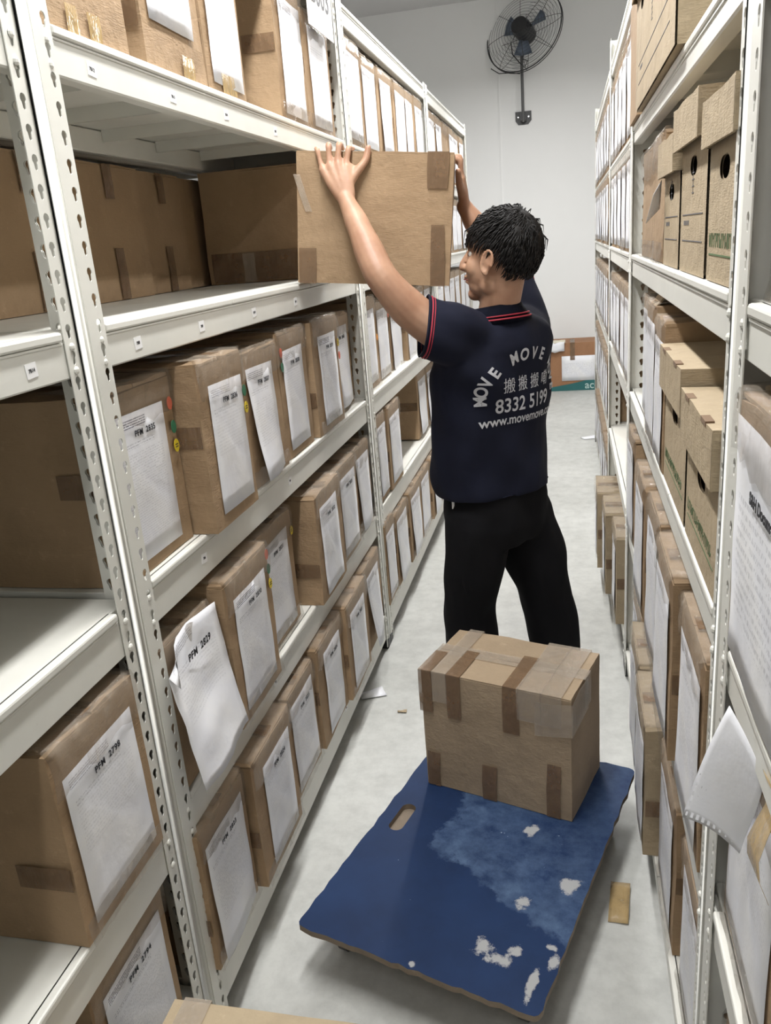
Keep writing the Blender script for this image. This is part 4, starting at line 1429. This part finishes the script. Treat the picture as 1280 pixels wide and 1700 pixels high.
M['print'] = mat('pale_screen_print', (0.52, 0.53, 0.56), 0.6)

man = empty('person', (-0.21, 2.6, 0.0))
tag(man, 'man in a navy polo shirt and black trousers lifting a brown carton onto the shelf', 'person')
man_inv = man.matrix_basis.inverted()
K = Vector((0.21, -2.6, 0))      # world -> man-local shift


# ---- joints (world)
shL, elL, wrL = Vector((-0.345, 2.345, 1.430)), Vector((-0.497, 2.285, 1.590)), hbm @ Vector((0.145, -0.040, HH - 0.124))
shR, elR, wrR = Vector((-0.122, 2.66, 1.395)), Vector((-0.215, 2.77, 1.600)), hbm @ Vector((HW + 0.034, 0.262, HH - 0.132))
neck0 = Vector((-0.205, 2.495, 1.430))
headC = Vector((-0.193, 2.455, 1.632))
hf = Vector((-0.955, 0.296, 0.0)).normalized()      # where the face points
hl = Vector((-0.296, -0.955, 0.0)).normalized()     # his left, towards the camera
tilt_ = Matrix.Rotation(radians(-4), 3, hl)
hu = (tilt_ @ UP).normalized()
hf = (tilt_ @ hf).normalized()

body = bmesh.new()


def Hd(f_, l_, u_):
    return headC + (hf * f_ + hl * l_ + hu * u_) * 1.05


# skull, jaw, face
ball(body, Hd(-0.012, 0, 0.012), hf * 0.096, hl * 0.076, hu * 0.098, 32)
ball(body, Hd(0.028, 0, -0.035), hf * 0.066, hl * 0.062, hu * 0.080, 28)
ball(body, Hd(0.040, 0, -0.082), hf * 0.046, hl * 0.046, hu * 0.036, 24)
ball(body, Hd(0.066, 0, -0.108), hf * 0.022, hl * 0.026, hu * 0.020, 20)          # chin
ball(body, Hd(0.005, 0.036, -0.075), hf * 0.040, hl * 0.022, hu * 0.034, 20)      # jaw angles
ball(body, Hd(0.005, -0.036, -0.075), hf * 0.040, hl * 0.022, hu * 0.034, 20)
ball(body, Hd(0.062, 0, 0.020), hf * 0.026, hl * 0.052, hu * 0.022, 20)
ball(body, Hd(0.060, 0, -0.050), hf * 0.030, hl * 0.040, hu * 0.040, 20)           # brow
for s in (-1, 1):
    ball(body, Hd(0.050, s * 0.036, -0.034), hf * 0.032, hl * 0.024, hu * 0.034, 18)   # cheekbones
tube(body, [Hd(0.082, 0, 0.012), Hd(0.094, 0, -0.008), Hd(0.106, 0, -0.028), Hd(0.108, 0, -0.037), Hd(0.092, 0, -0.044)],
     [0.007, 0.0085, 0.0105, 0.0115, 0.009], 12)                                      # nose
for s in (-1, 1):
    ball(body, Hd(0.093, s * 0.011, -0.038), hf * 0.011, hl * 0.0065, hu * 0.0075, 12)
ball(body, Hd(0.088, 0, -0.062), hf * 0.012, hl * 0.023, hu * 0.006, 16)           # lips
ball(body, Hd(0.085, 0, -0.075), hf * 0.012, hl * 0.020, hu * 0.0065, 16)
# neck
tube(body, [neck0 + Vector((0.01, 0.0, -0.06)), neck0 + Vector((0.0, -0.01, 0.03)), Hd(-0.02, 0, -0.06), Hd(-0.02, 0, -0.02)], [0.070, 0.060, 0.057, 0.055], 20)
# ears: rim, bowl, lobe
for s in (-1, 1):
    pts = [Hd(0.000 + 0.0165 * cos(a) - 0.004 * sin(a), s * (0.080 + 0.007 * (1 - cos(a)) / 2), -0.018 + 0.030 * sin(a)) for a in [radians(t) for t in range(-70, 225, 25)]]
    tube(body, pts, 0.0050, 8)
    ball(body, Hd(-0.002, s * 0.078, -0.018), hf * 0.012, hl * 0.006, hu * 0.024, 14)
    ball(body, Hd(0.004, s * 0.080, -0.046), hf * 0.008, hl * 0.006, hu * 0.010, 12)
# trunk inside the clothes
loft(body, [((-0.24, 2.56, 0.74), Lf * 0.12, F * 0.09), ((-0.24, 2.555, 0.92), Lf * 0.155, F * 0.105), ((-0.235, 2.54, 1.10), Lf * 0.14, F * 0.098),
            ((-0.225, 2.52, 1.28), Lf * 0.165, F * 0.112), ((-0.20, 2.505, 1.40), Lf * 0.150, F * 0.085), ((-0.18, 2.50, 1.455), Lf * 0.07, F * 0.06)])
# arms
limb(body, [neck0 + Vector((-0.06, -0.06, -0.06)), shL, shL.lerp(elL, 0.5) + Vector((-0.008, 0, -0.012)), elL, elL.lerp(wrL, 0.3) + Vector((-0.002, -0.004, 0.0)), elL.lerp(wrL, 0.65), wrL],
     [0.06, 0.060, 0.054, 0.0445, 0.043, 0.034, 0.0235])
limb(body, [neck0 + Vector((0.04, 0.07, -0.05)), shR, shR.lerp(elR, 0.5), elR, elR.lerp(wrR, 0.35), elR.lerp(wrR, 0.7), wrR],
     [0.06, 0.058, 0.050, 0.043, 0.042, 0.035, 0.025])
ball(body, elL + Vector((-0.008, -0.002, -0.026)), (0.022, 0, 0), (0, 0.022, 0), (0, 0, 0.022), 14)
# legs inside the trousers
limb(body, [(-0.285, 2.49, 0.84), (-0.315, 2.50, 0.66), (-0.335, 2.53, 0.47), (-0.338, 2.585, 0.28), (-0.335, 2.62, 0.09)], [0.088, 0.078, 0.056, 0.052, 0.038])
limb(body, [(-0.175, 2.63, 0.84), (-0.125, 2.65, 0.66), (-0.075, 2.67, 0.47), (-0.045, 2.69, 0.28), (-0.015, 2.71, 0.09)], [0.088, 0.078, 0.056, 0.052, 0.038])

# ---- hands: palm plus four fingers and a thumb, curled over the box edge
def hand(bm, wr, knuckles, tips, bends, radii, thumb, palm_n, pr=0.012):
    kc = sum(knuckles, Vector()) / 4
    # palm: fan of tubes from the wrist to each knuckle (metacarpals), overlapped into one slab
    for k in knuckles:
        mid = wr.lerp(k, 0.5)
        base = wr + (k - kc) * 0.45
        tube(bm, [wr + (k - kc) * 0.35, base.lerp(k, 0.45), k], [0.0175, 0.0165, 0.0128], 12)
    ball(bm, wr.lerp(kc, 0.55), (knuckles[0] - knuckles[3]) * 0.50, (kc - wr) * 0.50, palm_n * 0.0155, 18)
    ball(bm, thumb[1].lerp(kc, 0.42), (thumb[1] - kc) * 0.5, (kc - wr) * 0.28, palm_n * 0.010, 16)
    ball(bm, wr, (knuckles[0] - knuckles[3]).normalized() * 0.027, (kc - wr).normalized() * 0.036, palm_n * 0.019, 16)
    for k, b, t, r in zip(knuckles, bends, tips, radii):
        pth, rr = smooth_path([k, k.lerp(b, 0.5) - palm_n * 0.001, b, b.lerp(t, 0.55) - palm_n * 0.0006, t], [r * 1.12, r * 1.0, r * 1.06, r * 0.95, r * 0.82], 4)
        tube(bm, pth, rr, 12)
        for q, q_r in ((k, r * 1.15), (t, r * 0.80), (b, r * 1.04)):
            bmesh.ops.create_uvsphere(bm, u_segments=12, v_segments=8, radius=q_r, matrix=Matrix.Translation(q))
    pth, rr = smooth_path(thumb, [0.0155, 0.0125, 0.0108, 0.0095][:len(thumb)], 4)
    tube(bm, pth, rr, 12)
    bmesh.ops.create_uvsphere(bm, u_segments=12, v_segments=8, radius=0.0092, matrix=Matrix.Translation(thumb[-1]))


def onbox(x, y, z):
    return hbm @ Vector((x, y, z))


# left hand on the near face, fingers over the near top edge (pinky on the left, thumb on the right)
kn = [onbox(0.145, -0.022, HH - 0.040), onbox(0.122, -0.023, HH - 0.034), onbox(0.099, -0.022, HH - 0.037), onbox(0.077, -0.020, HH - 0.046)]
bd = [onbox(0.151, -0.012, HH + 0.006), onbox(0.124, -0.012, HH + 0.016), onbox(0.094, -0.012, HH + 0.014), onbox(0.062, -0.012, HH + 0.002)]
tp_ = [onbox(0.158, 0.036, HH + 0.010), onbox(0.127, 0.040, HH + 0.010), onbox(0.092, 0.038, HH + 0.010), onbox(0.052, 0.030, HH + 0.009)]
wrL_h = onbox(0.145, -0.040, HH - 0.118)
hand(body, wrL_h, kn, tp_, bd, [0.0085, 0.009, 0.0086, 0.0075],
     [onbox(0.152, -0.030, HH - 0.088), onbox(0.178, -0.020, HH - 0.052), onbox(0.199, -0.013, HH - 0.024), onbox(0.206, -0.008, HH + 0.008)], Vector((0.0, 1, 0)))
# right hand flat on the right end of the box near its far corner, fingers over the top edge
kn = [onbox(HW + 0.020, 0.215, HH - 0.048), onbox(HW + 0.020, 0.238, HH - 0.042), onbox(HW + 0.020, 0.260, HH - 0.045), onbox(HW + 0.019, 0.281, HH - 0.054)]
bd = [onbox(HW + 0.013, 0.208, HH - 0.004), onbox(HW + 0.013, 0.234, HH + 0.008), onbox(HW + 0.013, 0.260, HH + 0.006), onbox(HW + 0.013, 0.286, HH - 0.006)]
tp_ = [onbox(HW - 0.026, 0.203, HH + 0.010), onbox(HW - 0.030, 0.231, HH + 0.010), onbox(HW - 0.028, 0.260, HH + 0.010), onbox(HW - 0.018, 0.287, HH + 0.009)]
wrR_h = onbox(HW + 0.034, 0.262, HH - 0.128)
hand(body, wrR_h, kn, tp_, bd, [0.0085, 0.009, 0.0086, 0.0075],
     [onbox(HW + 0.028, 0.235, HH - 0.10), onbox(HW + 0.018, 0.205, HH - 0.075), onbox(HW + 0.013, 0.182, HH - 0.055), onbox(HW + 0.0105, 0.166, HH - 0.036)], Vector((-1, 0, 0)))
body.verts.ensure_lookup_table()
bmesh.ops.translate(body, verts=body.verts, vec=K)
body_o = remeshed('body', body, 0.0042, 3, M['skin'], man)

# ---- eyes and brows
for s in (1, -1):
    bm = bmesh.new()
    bmesh.ops.create_uvsphere(bm, u_segments=16, v_segments=10, radius=0.0115, matrix=Matrix.Translation(Hd(0.0645, s * 0.031, 0.000) + K))
    ey = new_obj('eye', bm, mat('eye_white', (0.75, 0.72, 0.68), 0.2), man, True)
    bm = bmesh.new()
    bmesh.ops.create_uvsphere(bm, u_segments=12, v_segments=8, radius=0.0058, matrix=Matrix.Translation(Hd(0.0712, s * 0.032, 0.000) + K))
    new_obj('iris', bm, mat('dark_iris', (0.02, 0.012, 0.01), 0.15), ey, True)
    bm = bmesh.new()
    tube(bm, [Hd(0.088, s * 0.014, 0.020) + K, Hd(0.086, s * 0.030, 0.026) + K, Hd(0.072, s * 0.048, 0.022) + K], [0.0022, 0.003, 0.0015], 8)
    new_obj('eyebrow', bm, M['hair'], man, True)
bm = bmesh.new()
tube(bm, [Hd(0.080, 0.020, -0.0685) + K, Hd(0.0975, 0.008, -0.0685) + K, Hd(0.0995, 0, -0.0685) + K, Hd(0.0975, -0.008, -0.0685) + K, Hd(0.080, -0.020, -0.0685) + K], 0.0022, 8)
new_obj('lips', bm, mat('lip', (0.30, 0.10, 0.09), 0.5), man, True)

# ---- hair: cap with clumped locks
rng = random.Random(33)
bm = bmesh.new()


def hairline(f_, l_, u_):
    """True where hair grows; arguments are unit directions in the head frame"""
    if u_ > 0.52:
        return True
    if f_ > 0.50:
        return u_ > 0.48 - 0.1 * abs(l_)
    if f_ > 0.04:
        return u_ > 0.10 + 0.55 * f_
    if f_ > -0.30:
        return u_ > -0.10 + 0.5 * (f_ + 0.30)
    return u_ > -0.62


HA, HBb, HCc = 0.109, 0.086, 0.111
hc0 = Hd(-0.015, 0, 0.012)
nu, nv = 72, 40
grid = {}
for j in range(nv + 1):
    ph = pi * j / nv
    for i in range(nu):
        th = 2 * pi * i / nu
        d_ = (sin(ph) * cos(th), sin(ph) * sin(th), cos(ph))
        k = 1.0 + 0.05 * noise.noise(Vector((d_[0] * 3, d_[1] * 3, d_[2] * 3))) + 0.02 * noise.noise(Vector((d_[0] * 9, d_[1] * 9, d_[2] * 4)))
        if not hairline(*d_):
            k *= 0.86
        elif d_[2] < -0.2:
            k *= 0.97
        # back of the head is fuller
        k += 0.05 * max(0, -d_[0]) * max(0, d_[2] + 0.3)
        grid[(i, j)] = bm.verts.new(hc0 + hf * HA * d_[0] * k + hl * HBb * d_[1] * k + hu * HCc * d_[2] * k + K)
for j in range(nv):
    for i in range(nu):
        ph = pi * (j + 0.5) / nv
        th = 2 * pi * (i + 0.5) / nu
        d_ = (sin(ph) * cos(th), sin(ph) * sin(th), cos(ph))
        if hairline(*d_):
            a, b, c3, e = grid[(i, j)], grid[((i + 1) % nu, j)], grid[((i + 1) % nu, j + 1)], grid[(i, j + 1)]
            f = bm.faces.new((a, e, c3, b))
            f.smooth = True
bmesh.ops.delete(bm, geom=[v_ for v_ in bm.verts if not v_.link_faces], context='VERTS')
bmesh.ops.remove_doubles(bm, verts=bm.verts, dist=0.0002)
crown = Vector((-0.55, 0.12, 0.80)).normalized()
for q in range(3200):
    th, cz = rng.uniform(0, 2 * pi), rng.uniform(-0.62, 1)
    sp = math.sqrt(1 - cz * cz)
    d_ = Vector((sp * cos(th), sp * sin(th), cz))
    if q > 2600:
        d_ = (crown + Vector((rng.uniform(-.3, .3), rng.uniform(-.3, .3), rng.uniform(-.2, .2)))).normalized()
    if not hairline(*d_):
        continue
    # hair runs away from the crown whorl
    tdir = d_ - crown
    tdir = (tdir - d_ * tdir.dot(d_))
    if tdir.length < 0.05:
        tdir = Vector((rng.uniform(-1, 1), rng.uniform(-1, 1), 0))
    tdir.normalize()
    tdir = (tdir + Vector((rng.uniform(-.14, .14), rng.uniform(-.14, .14), rng.uniform(-.05, .05)))).normalized()
    ln = rng.uniform(0.035, 0.055) * (0.45 if d_.z < -0.1 else 1.0)
    if d_.x > 0.35 and d_.z > 0.3:
        ln *= 1.25
    lift = rng.uniform(0.001, 0.004) if d_.z > 0 else rng.uniform(0.0, 0.001)
    if rng.random() < 0.02 and d_.z > 0.4:
        lift = rng.uniform(0.008, 0.014)

    def hp(dd, off):
        return hc0 + hf * dd.x * (HA + off) + hl * dd.y * (HBb + off) + hu * dd.z * (HCc + off) + K
    p0 = hp(d_ * 1.0, -0.002)
    d1 = (d_ + tdir * ln * 5.0).normalized()
    d2 = (d_ + tdir * ln * 10.5).normalized()
    p1, p2 = hp(d1, lift + 0.003), hp(d2, lift * 0.8 + 0.0005)
    tube(bm, [p0, p1, p2], [0.0020, 0.0019, 0.0003], 4)
new_obj('hair', bm, M['hair'], man, True)

# ---- polo shirt
def wr_shirt(co, n):
    w_ = co - K
    a = noise.noise(Vector((w_.x * 7, w_.y * 7, w_.z * 2.4)))
    b = noise.noise(Vector((w_.x * 17 + 3, w_.y * 17, w_.z * 7 + 1)))
    low = max(0.0, min(1.0, (1.35 - w_.z) / 0.3))
    c_ = sin(26 * (w_.z + 0.55 * w_.x + 0.25 * w_.y) + 5 * a) * max(0.0, noise.noise(Vector((w_.x * 4 + 5, w_.y * 4, w_.z * 4))) + 0.25)
    s = n * (0.014 * a + 0.006 * b + 0.012 * c_) * (0.6 + 0.7 * low)
    # drag folds from the raised left arm across the shoulder blade
    t = (w_ - Vector((-0.30, 2.33, 1.38)))
    r = t.length
    if r < 0.34:
        s += n * 0.009 * (1 - r / 0.34) * sin(42 * (w_.z * 0.75 + w_.x * 0.75))
    return s


bm = bmesh.new()
ct = Vector((-0.238, 2.545, 0))


def tr(cx, cy, z_, a, d_, e=None):
    return ((cx, cy, z_), Lf * a, F * d_)


loft(bm, [tr(-0.238, 2.560, 0.905, 0.198, 0.148), tr(-0.240, 2.558, 0.93, 0.200, 0.150), tr(-0.240, 2.552, 1.00, 0.200, 0.146), tr(-0.238, 2.545, 1.10, 0.200, 0.142),
          tr(-0.236, 2.538, 1.20, 0.206, 0.142), tr(-0.232, 2.528, 1.30, 0.213, 0.142), tr(-0.218, 2.515, 1.37, 0.212, 0.132), tr(-0.208, 2.505, 1.41, 0.180, 0.112),
          tr(-0.202, 2.497, 1.445, 0.130, 0.090), tr(-0.205, 2.492, 1.463, 0.085, 0.074)], 36)
# shoulder and sleeve, left
cufL = Vector((-0.400, 2.33, 1.47))
nCL = Vector((-0.93, -0.28, 0.22))
limb(bm, [(-0.245, 2.445, 1.375), shL + Vector((0.03, 0.03, -0.010)), shL.lerp(elL, 0.22) + Vector((0, 0, -0.022)), Vector((-0.43, 2.315, 1.475))], [0.088, 0.090, 0.086, 0.086], 6, 20)
cufR = shR.lerp(elR, 0.66)
limb(bm, [(-0.155, 2.57, 1.39), shR + Vector((-0.015, -0.02, 0.0)), shR.lerp(elR, 0.2), cufR], [0.085, 0.082, 0.074, 0.070], 6, 20)
# armpit webs and shoulder blades
ball(bm, (-0.285, 2.41, 1.30), Lf * 0.07, F * 0.085, UP * 0.11)
ball(bm, (-0.140, 2.62, 1.33), Lf * 0.07, F * 0.08, UP * 0.11)
ball(bm, (-0.17, 2.45, 1.33), Lf * 0.10, F * 0.05, UP * 0.09)
bmesh.ops.translate(bm, verts=bm.verts, vec=K)
shirt = remeshed('polo_shirt', bm, 0.0075, 9, M['polo'], man, wr_shirt)
# cut the round ends off the sleeves
bm = bmesh.new()
bm.from_mesh(shirt.data)
for cf, el_ in ((cufL, elL), (cufR, elR)):
    nrm = nCL.normalized() if el_ is elL else (el_ - shR).normalized()
    gm = [v_ for v_ in bm.verts if (v_.co - K - cf).length < 0.14] 
    fs = {f for v_ in gm for f in v_.link_faces}
    es = {e for f in fs for e in f.edges}
    vs = {v_ for f in fs for v_ in f.verts}
    r = bmesh.ops.bisect_plane(bm, geom=list(vs) + list(es) + list(fs), plane_co=cf + K, plane_no=nrm, clear_outer=True)
# open the hem too
r = bmesh.ops.bisect_plane(bm, geom=bm.verts[:] + bm.edges[:] + bm.faces[:], plane_co=Vector((0, 0, 0.912)), plane_no=Vector((0.02, 0.0, -1)), clear_outer=True)
bmesh.ops.delete(bm, geom=[v_ for v_ in bm.verts if not v_.link_faces], context='VERTS')
for f in bm.faces:
    f.smooth = True
bm.to_mesh(shirt.data)
bm.free()
sol = shirt.modifiers.new('cloth_thickness', 'SOLIDIFY')
sol.thickness = 0.0018
sol.offset = -1.0
dgr = bpy.context.evaluated_depsgraph_get()
bv = BVHTree.FromPolygons([v_.co.copy() for v_ in shirt.data.vertices], [tuple(p.vertices) for p in shirt.data.polygons])


def ring_on_shirt(cf, nrm, rad, back):
    """closed loop of points on the shirt near a sleeve end"""
    nrm = nrm.normalized()
    s_ = nrm.cross(UP).normalized()
    t_ = s_.cross(nrm)
    c_ = cf - nrm * back
    pts = []
    for k in range(41):
        a = 2 * pi * k / 40
        d_ = s_ * cos(a) + t_ * sin(a)
        h_ = bv.ray_cast(c_ + K + d_ * 0.2, -d_, 0.22)
        pts.append((h_[0] if h_[0] else c_ + K + d_ * rad) + d_ * 0.0005)
    return pts


for cf, a_, b_ in ((cufL, shL, elL), (cufR, shR, elR)):
    for bk, mm, rr in ((0.003, 'polo', 0.0032), (0.012, 'red', 0.0024), (0.019, 'red', 0.0014)):
        bm = bmesh.new()
        tube(bm, ring_on_shirt(cf, nCL if b_ is elL else b_ - a_, 0.07, bk), rr, 6, False)
        o = new_obj('sleeve_trim', bm, M[mm], shirt, True)
        if mm == 'red':
            o['label'] = 'red piping'
# collar: folded band round the neck
bm = bmesh.new()
nc = Vector((-0.208, 2.484, -0.016))
rows = []
for (zz, r1, r2, dz) in ((1.455, 0.080, 0.078, 0), (1.500, 0.071, 0.070, 0), (1.512, 0.074, 0.073, 0), (1.490, 0.088, 0.086, 0), (1.462, 0.104, 0.100, 0)):
    row = []
    for k in range(37):
        a = radians(-158) + radians(316) * k / 36      # open at the throat
        dd = -F * cos(a) + Lf * sin(a)
        drop = -0.020 * (1 - cos(a)) / 2 * (1 if zz > 1.49 else 0.7)
        row.append(bm.verts.new(nc + dd * (r1 if abs(cos(a)) < 0.7 else r2) + UP * (zz + drop) + K))
    rows.append(row)
for r0, r1 in zip(rows, rows[1:]):
    for k in range(36):
        bm.faces.new((r0[k], r0[k + 1], r1[k + 1], r1[k])).smooth = True
bmesh.ops.solidify(bm, geom=bm.faces[:], thickness=0.0022)
col_o = new_obj('collar', bm, M['polo'], shirt, True)
for t_, rr in ((0.30, 0.0022), (0.62, 0.0026)):
    bm = bmesh.new()
    pts = []
    for k in range(37):
        a = radians(-150) + radians(300) * k / 36
        dd = -F * cos(a) + Lf * sin(a)
        drop = -0.020 * (1 - cos(a)) / 2 * 0.8
        ra = 0.088 + (0.104 - 0.088) * t_ + 0.002
        zz = 1.490 + (1.462 - 1.490) * t_
        pts.append(nc + dd * ra + UP * (zz + drop) + K)
    tube(bm, pts, rr, 6)
    o = new_obj('collar_stripe', bm, M['red'], col_o, True)
    o['label'] = 'red collar stripe'

# ---- screen print on the back, wrapped onto the cloth
Bk = (-F).normalized()
Rt = -Lf                               # reading direction seen from behind


def wrap_print(name, items, label):
    """items: (string, size, cx, cz, angle, bold, squeeze); coordinates along the back, metres"""
    bm = bmesh.new()
    for (s, size, cx, cz, ang_, bold, sq) in items:
        me = text_mesh(s, size, bold, 0.0)
        b2 = bmesh.new()
        b2.from_mesh(me)
        bmesh.ops.triangulate(b2, faces=b2.faces[:])
        for ax_, no_ in ((0, (1, 0, 0)), (1, (0, 1, 0))):      # cut into a 6 mm grid so that it can follow the cloth
            lo_, hi_ = min(v_.co[ax_] for v_ in b2.verts), max(v_.co[ax_] for v_ in b2.verts)
            q_ = lo_ + 0.006
            while q_ < hi_:
                bmesh.ops.bisect_plane(b2, geom=b2.verts[:] + b2.edges[:] + b2.faces[:], plane_co=Vector(no_) * q_, plane_no=Vector(no_))
                q_ += 0.006
        bmesh.ops.triangulate(b2, faces=b2.faces[:])
        b2.transform(Matrix.Translation((cx, cz, 0)) @ Matrix.Rotation(ang_, 4, 'Z') @ Matrix.Diagonal((sq, 1, 1, 1)))
        tmp = bpy.data.meshes.new('t')
        b2.to_mesh(tmp)
        b2.free()
        bm.from_mesh(tmp)
        bpy.data.meshes.remove(tmp)
    base = Vector((-0.236, 2.54, 0)) + K
    for v_ in bm.verts:
        # wrap by arc length around the trunk
        s_, zz = v_.co.x, v_.co.y
        a = s_ / 0.185
        d_ = (Bk * cos(a) + Rt * sin(a)).normalized()
        o_ = base + UP * zz
        h_ = bv.ray_cast(o_ + d_ * 0.45, -d_, 0.5)
        v_.co = (h_[0] if h_[0] else o_ + d_ * 0.16) + d_ * 0.0032
    bmesh.ops.recalc_face_normals(bm, faces=bm.faces)
    o = new_obj(name, bm, M['print'], shirt, False)
    o['label'] = label
    return o


R_arc, zc = 0.120, 1.228
word = 'MOVE MOVE MOVE'
for w_i, (s0, s1, nm_) in enumerate(((0, 4, 'first arched word MOVE'), (5, 9, 'middle arched word MOVE'), (10, 14, 'last arched word MOVE'))):
    arc = []
    for i in range(s0, s1):
        a = radians(180) - radians(180) * i / (len(word) - 1)
        arc.append((word[i], 0.048, -0.012 + R_arc * 1.42 * cos(a), zc + R_arc * sin(a), a - pi / 2, 0.0016, 0.85))
    wrap_print('back_print_word', arc, 'pale ' + nm_)
wrap_print('back_print_characters', [(ch, 0.048, -0.092 + 0.060 * i, 1.262, 0.0, 0.0, 1.0) for i, ch in enumerate('搬搬搬嘞')], 'pale row of characters')
wrap_print('back_print_phone', [('8332 5199', 0.060, -0.012, 1.204, 0.0, 0.0009, 1.02)], 'pale phone number')
wrap_print('back_print_address', [('www.movemove.com', 0.040, -0.006, 1.160, 0.0, 0.0007, 1.05)], 'pale web address')

# ---- trousers
def wr_tr(co, n):
    w_ = co - K
    a = noise.noise(Vector((w_.x * 9, w_.y * 9, w_.z * 5)))
    b = noise.noise(Vector((w_.x * 20, w_.y * 20, w_.z * 11)))
    return n * (0.011 * a + 0.005 * b)


bm = bmesh.new()
loft(bm, [tr(-0.240, 2.565, 0.735, 0.170, 0.125), tr(-0.240, 2.562, 0.80, 0.182, 0.138), tr(-0.240, 2.560, 0.88, 0.180, 0.136), tr(-0.240, 2.556, 1.0, 0.168, 0.122)], 32)
limb(bm, [(-0.290, 2.485, 0.82), (-0.312, 2.49, 0.66), (-0.335, 2.525, 0.48), (-0.340, 2.575, 0.30), (-0.345, 2.615, 0.075)], [0.112, 0.104, 0.094, 0.094, 0.086], 6, 24)
limb(bm, [(-0.180, 2.635, 0.82), (-0.130, 2.65, 0.66), (-0.085, 2.67, 0.48), (-0.062, 2.69, 0.30), (-0.035, 2.71, 0.075)], [0.112, 0.104, 0.094, 0.090, 0.084], 6, 24)
bmesh.ops.translate(bm, verts=bm.verts, vec=K)
tr_o = remeshed('trousers', bm, 0.0085, 6, M['trouser'], man, wr_tr)
bm = bmesh.new()
bm.from_mesh(tr_o.data)
bmesh.ops.bisect_plane(bm, geom=bm.verts[:] + bm.edges[:] + bm.faces[:], plane_co=Vector((0, 0, 0.035)), plane_no=Vector((0, 0, -1)), clear_outer=True)
for f in bm.faces:
    f.smooth = True
bm.to_mesh(tr_o.data)
bm.free()
# white tag peeking out at the hem
bm = bmesh.new()
q = bv.ray_cast(Vector((-0.36, 2.2, 0.892)) + K, Vector((0, 1, 0)), 0.6)
p0 = (q[0] if q[0] else Vector((-0.36, 2.43, 0.89)) + K)
bx(bm, p0.x - 0.004, p0.x + 0.004, p0.y - 0.004, p0.y - 0.001, p0.z - 0.014, p0.z + 0.012)
new_obj('hem_label', bm, M['sticker_white'], shirt)
# ---- shoes
for (ax_, ay_, dirx) in ((-0.335, 2.625, F), (-0.018, 2.715, (F + Vector((0.35, 0.25, 0))).normalized())):
    dirx = dirx.normalized()
    sd_ = UP.cross(dirx)
    hl_ = Vector((ax_, ay_, 0)) + K
    bm = bmesh.new()
    ball(bm, hl_ + dirx * -0.02 + UP * 0.045, dirx * 0.050, sd_ * 0.036, UP * 0.045)
    ball(bm, hl_ + dirx * 0.055 + UP * 0.040, dirx * 0.085, sd_ * 0.040, UP * 0.040)
    ball(bm, hl_ + dirx * 0.130 + UP * 0.032, dirx * 0.065, sd_ * 0.046, UP * 0.034)
    tube(bm, [hl_ + UP * 0.05, hl_ + UP * 0.10], 0.042, 16)
    sh_o = remeshed('shoe', bm, 0.005, 4, M['black_plastic'], man, lambda co, n: Vector((0, 0, max(0.0, 0.012 - co.z))))
    bm = bmesh.new()
    loft(bm, [(hl_ + dirx * 0.055 + UP * 0.0015, dirx * 0.145, sd_ * 0.047), (hl_ + dirx * 0.055 + UP * 0.018, dirx * 0.142, sd_ * 0.045)], 32, 2.6)
    new_obj('sole', bm, mat('grey_sole', (0.12, 0.12, 0.12), 0.7), sh_o)
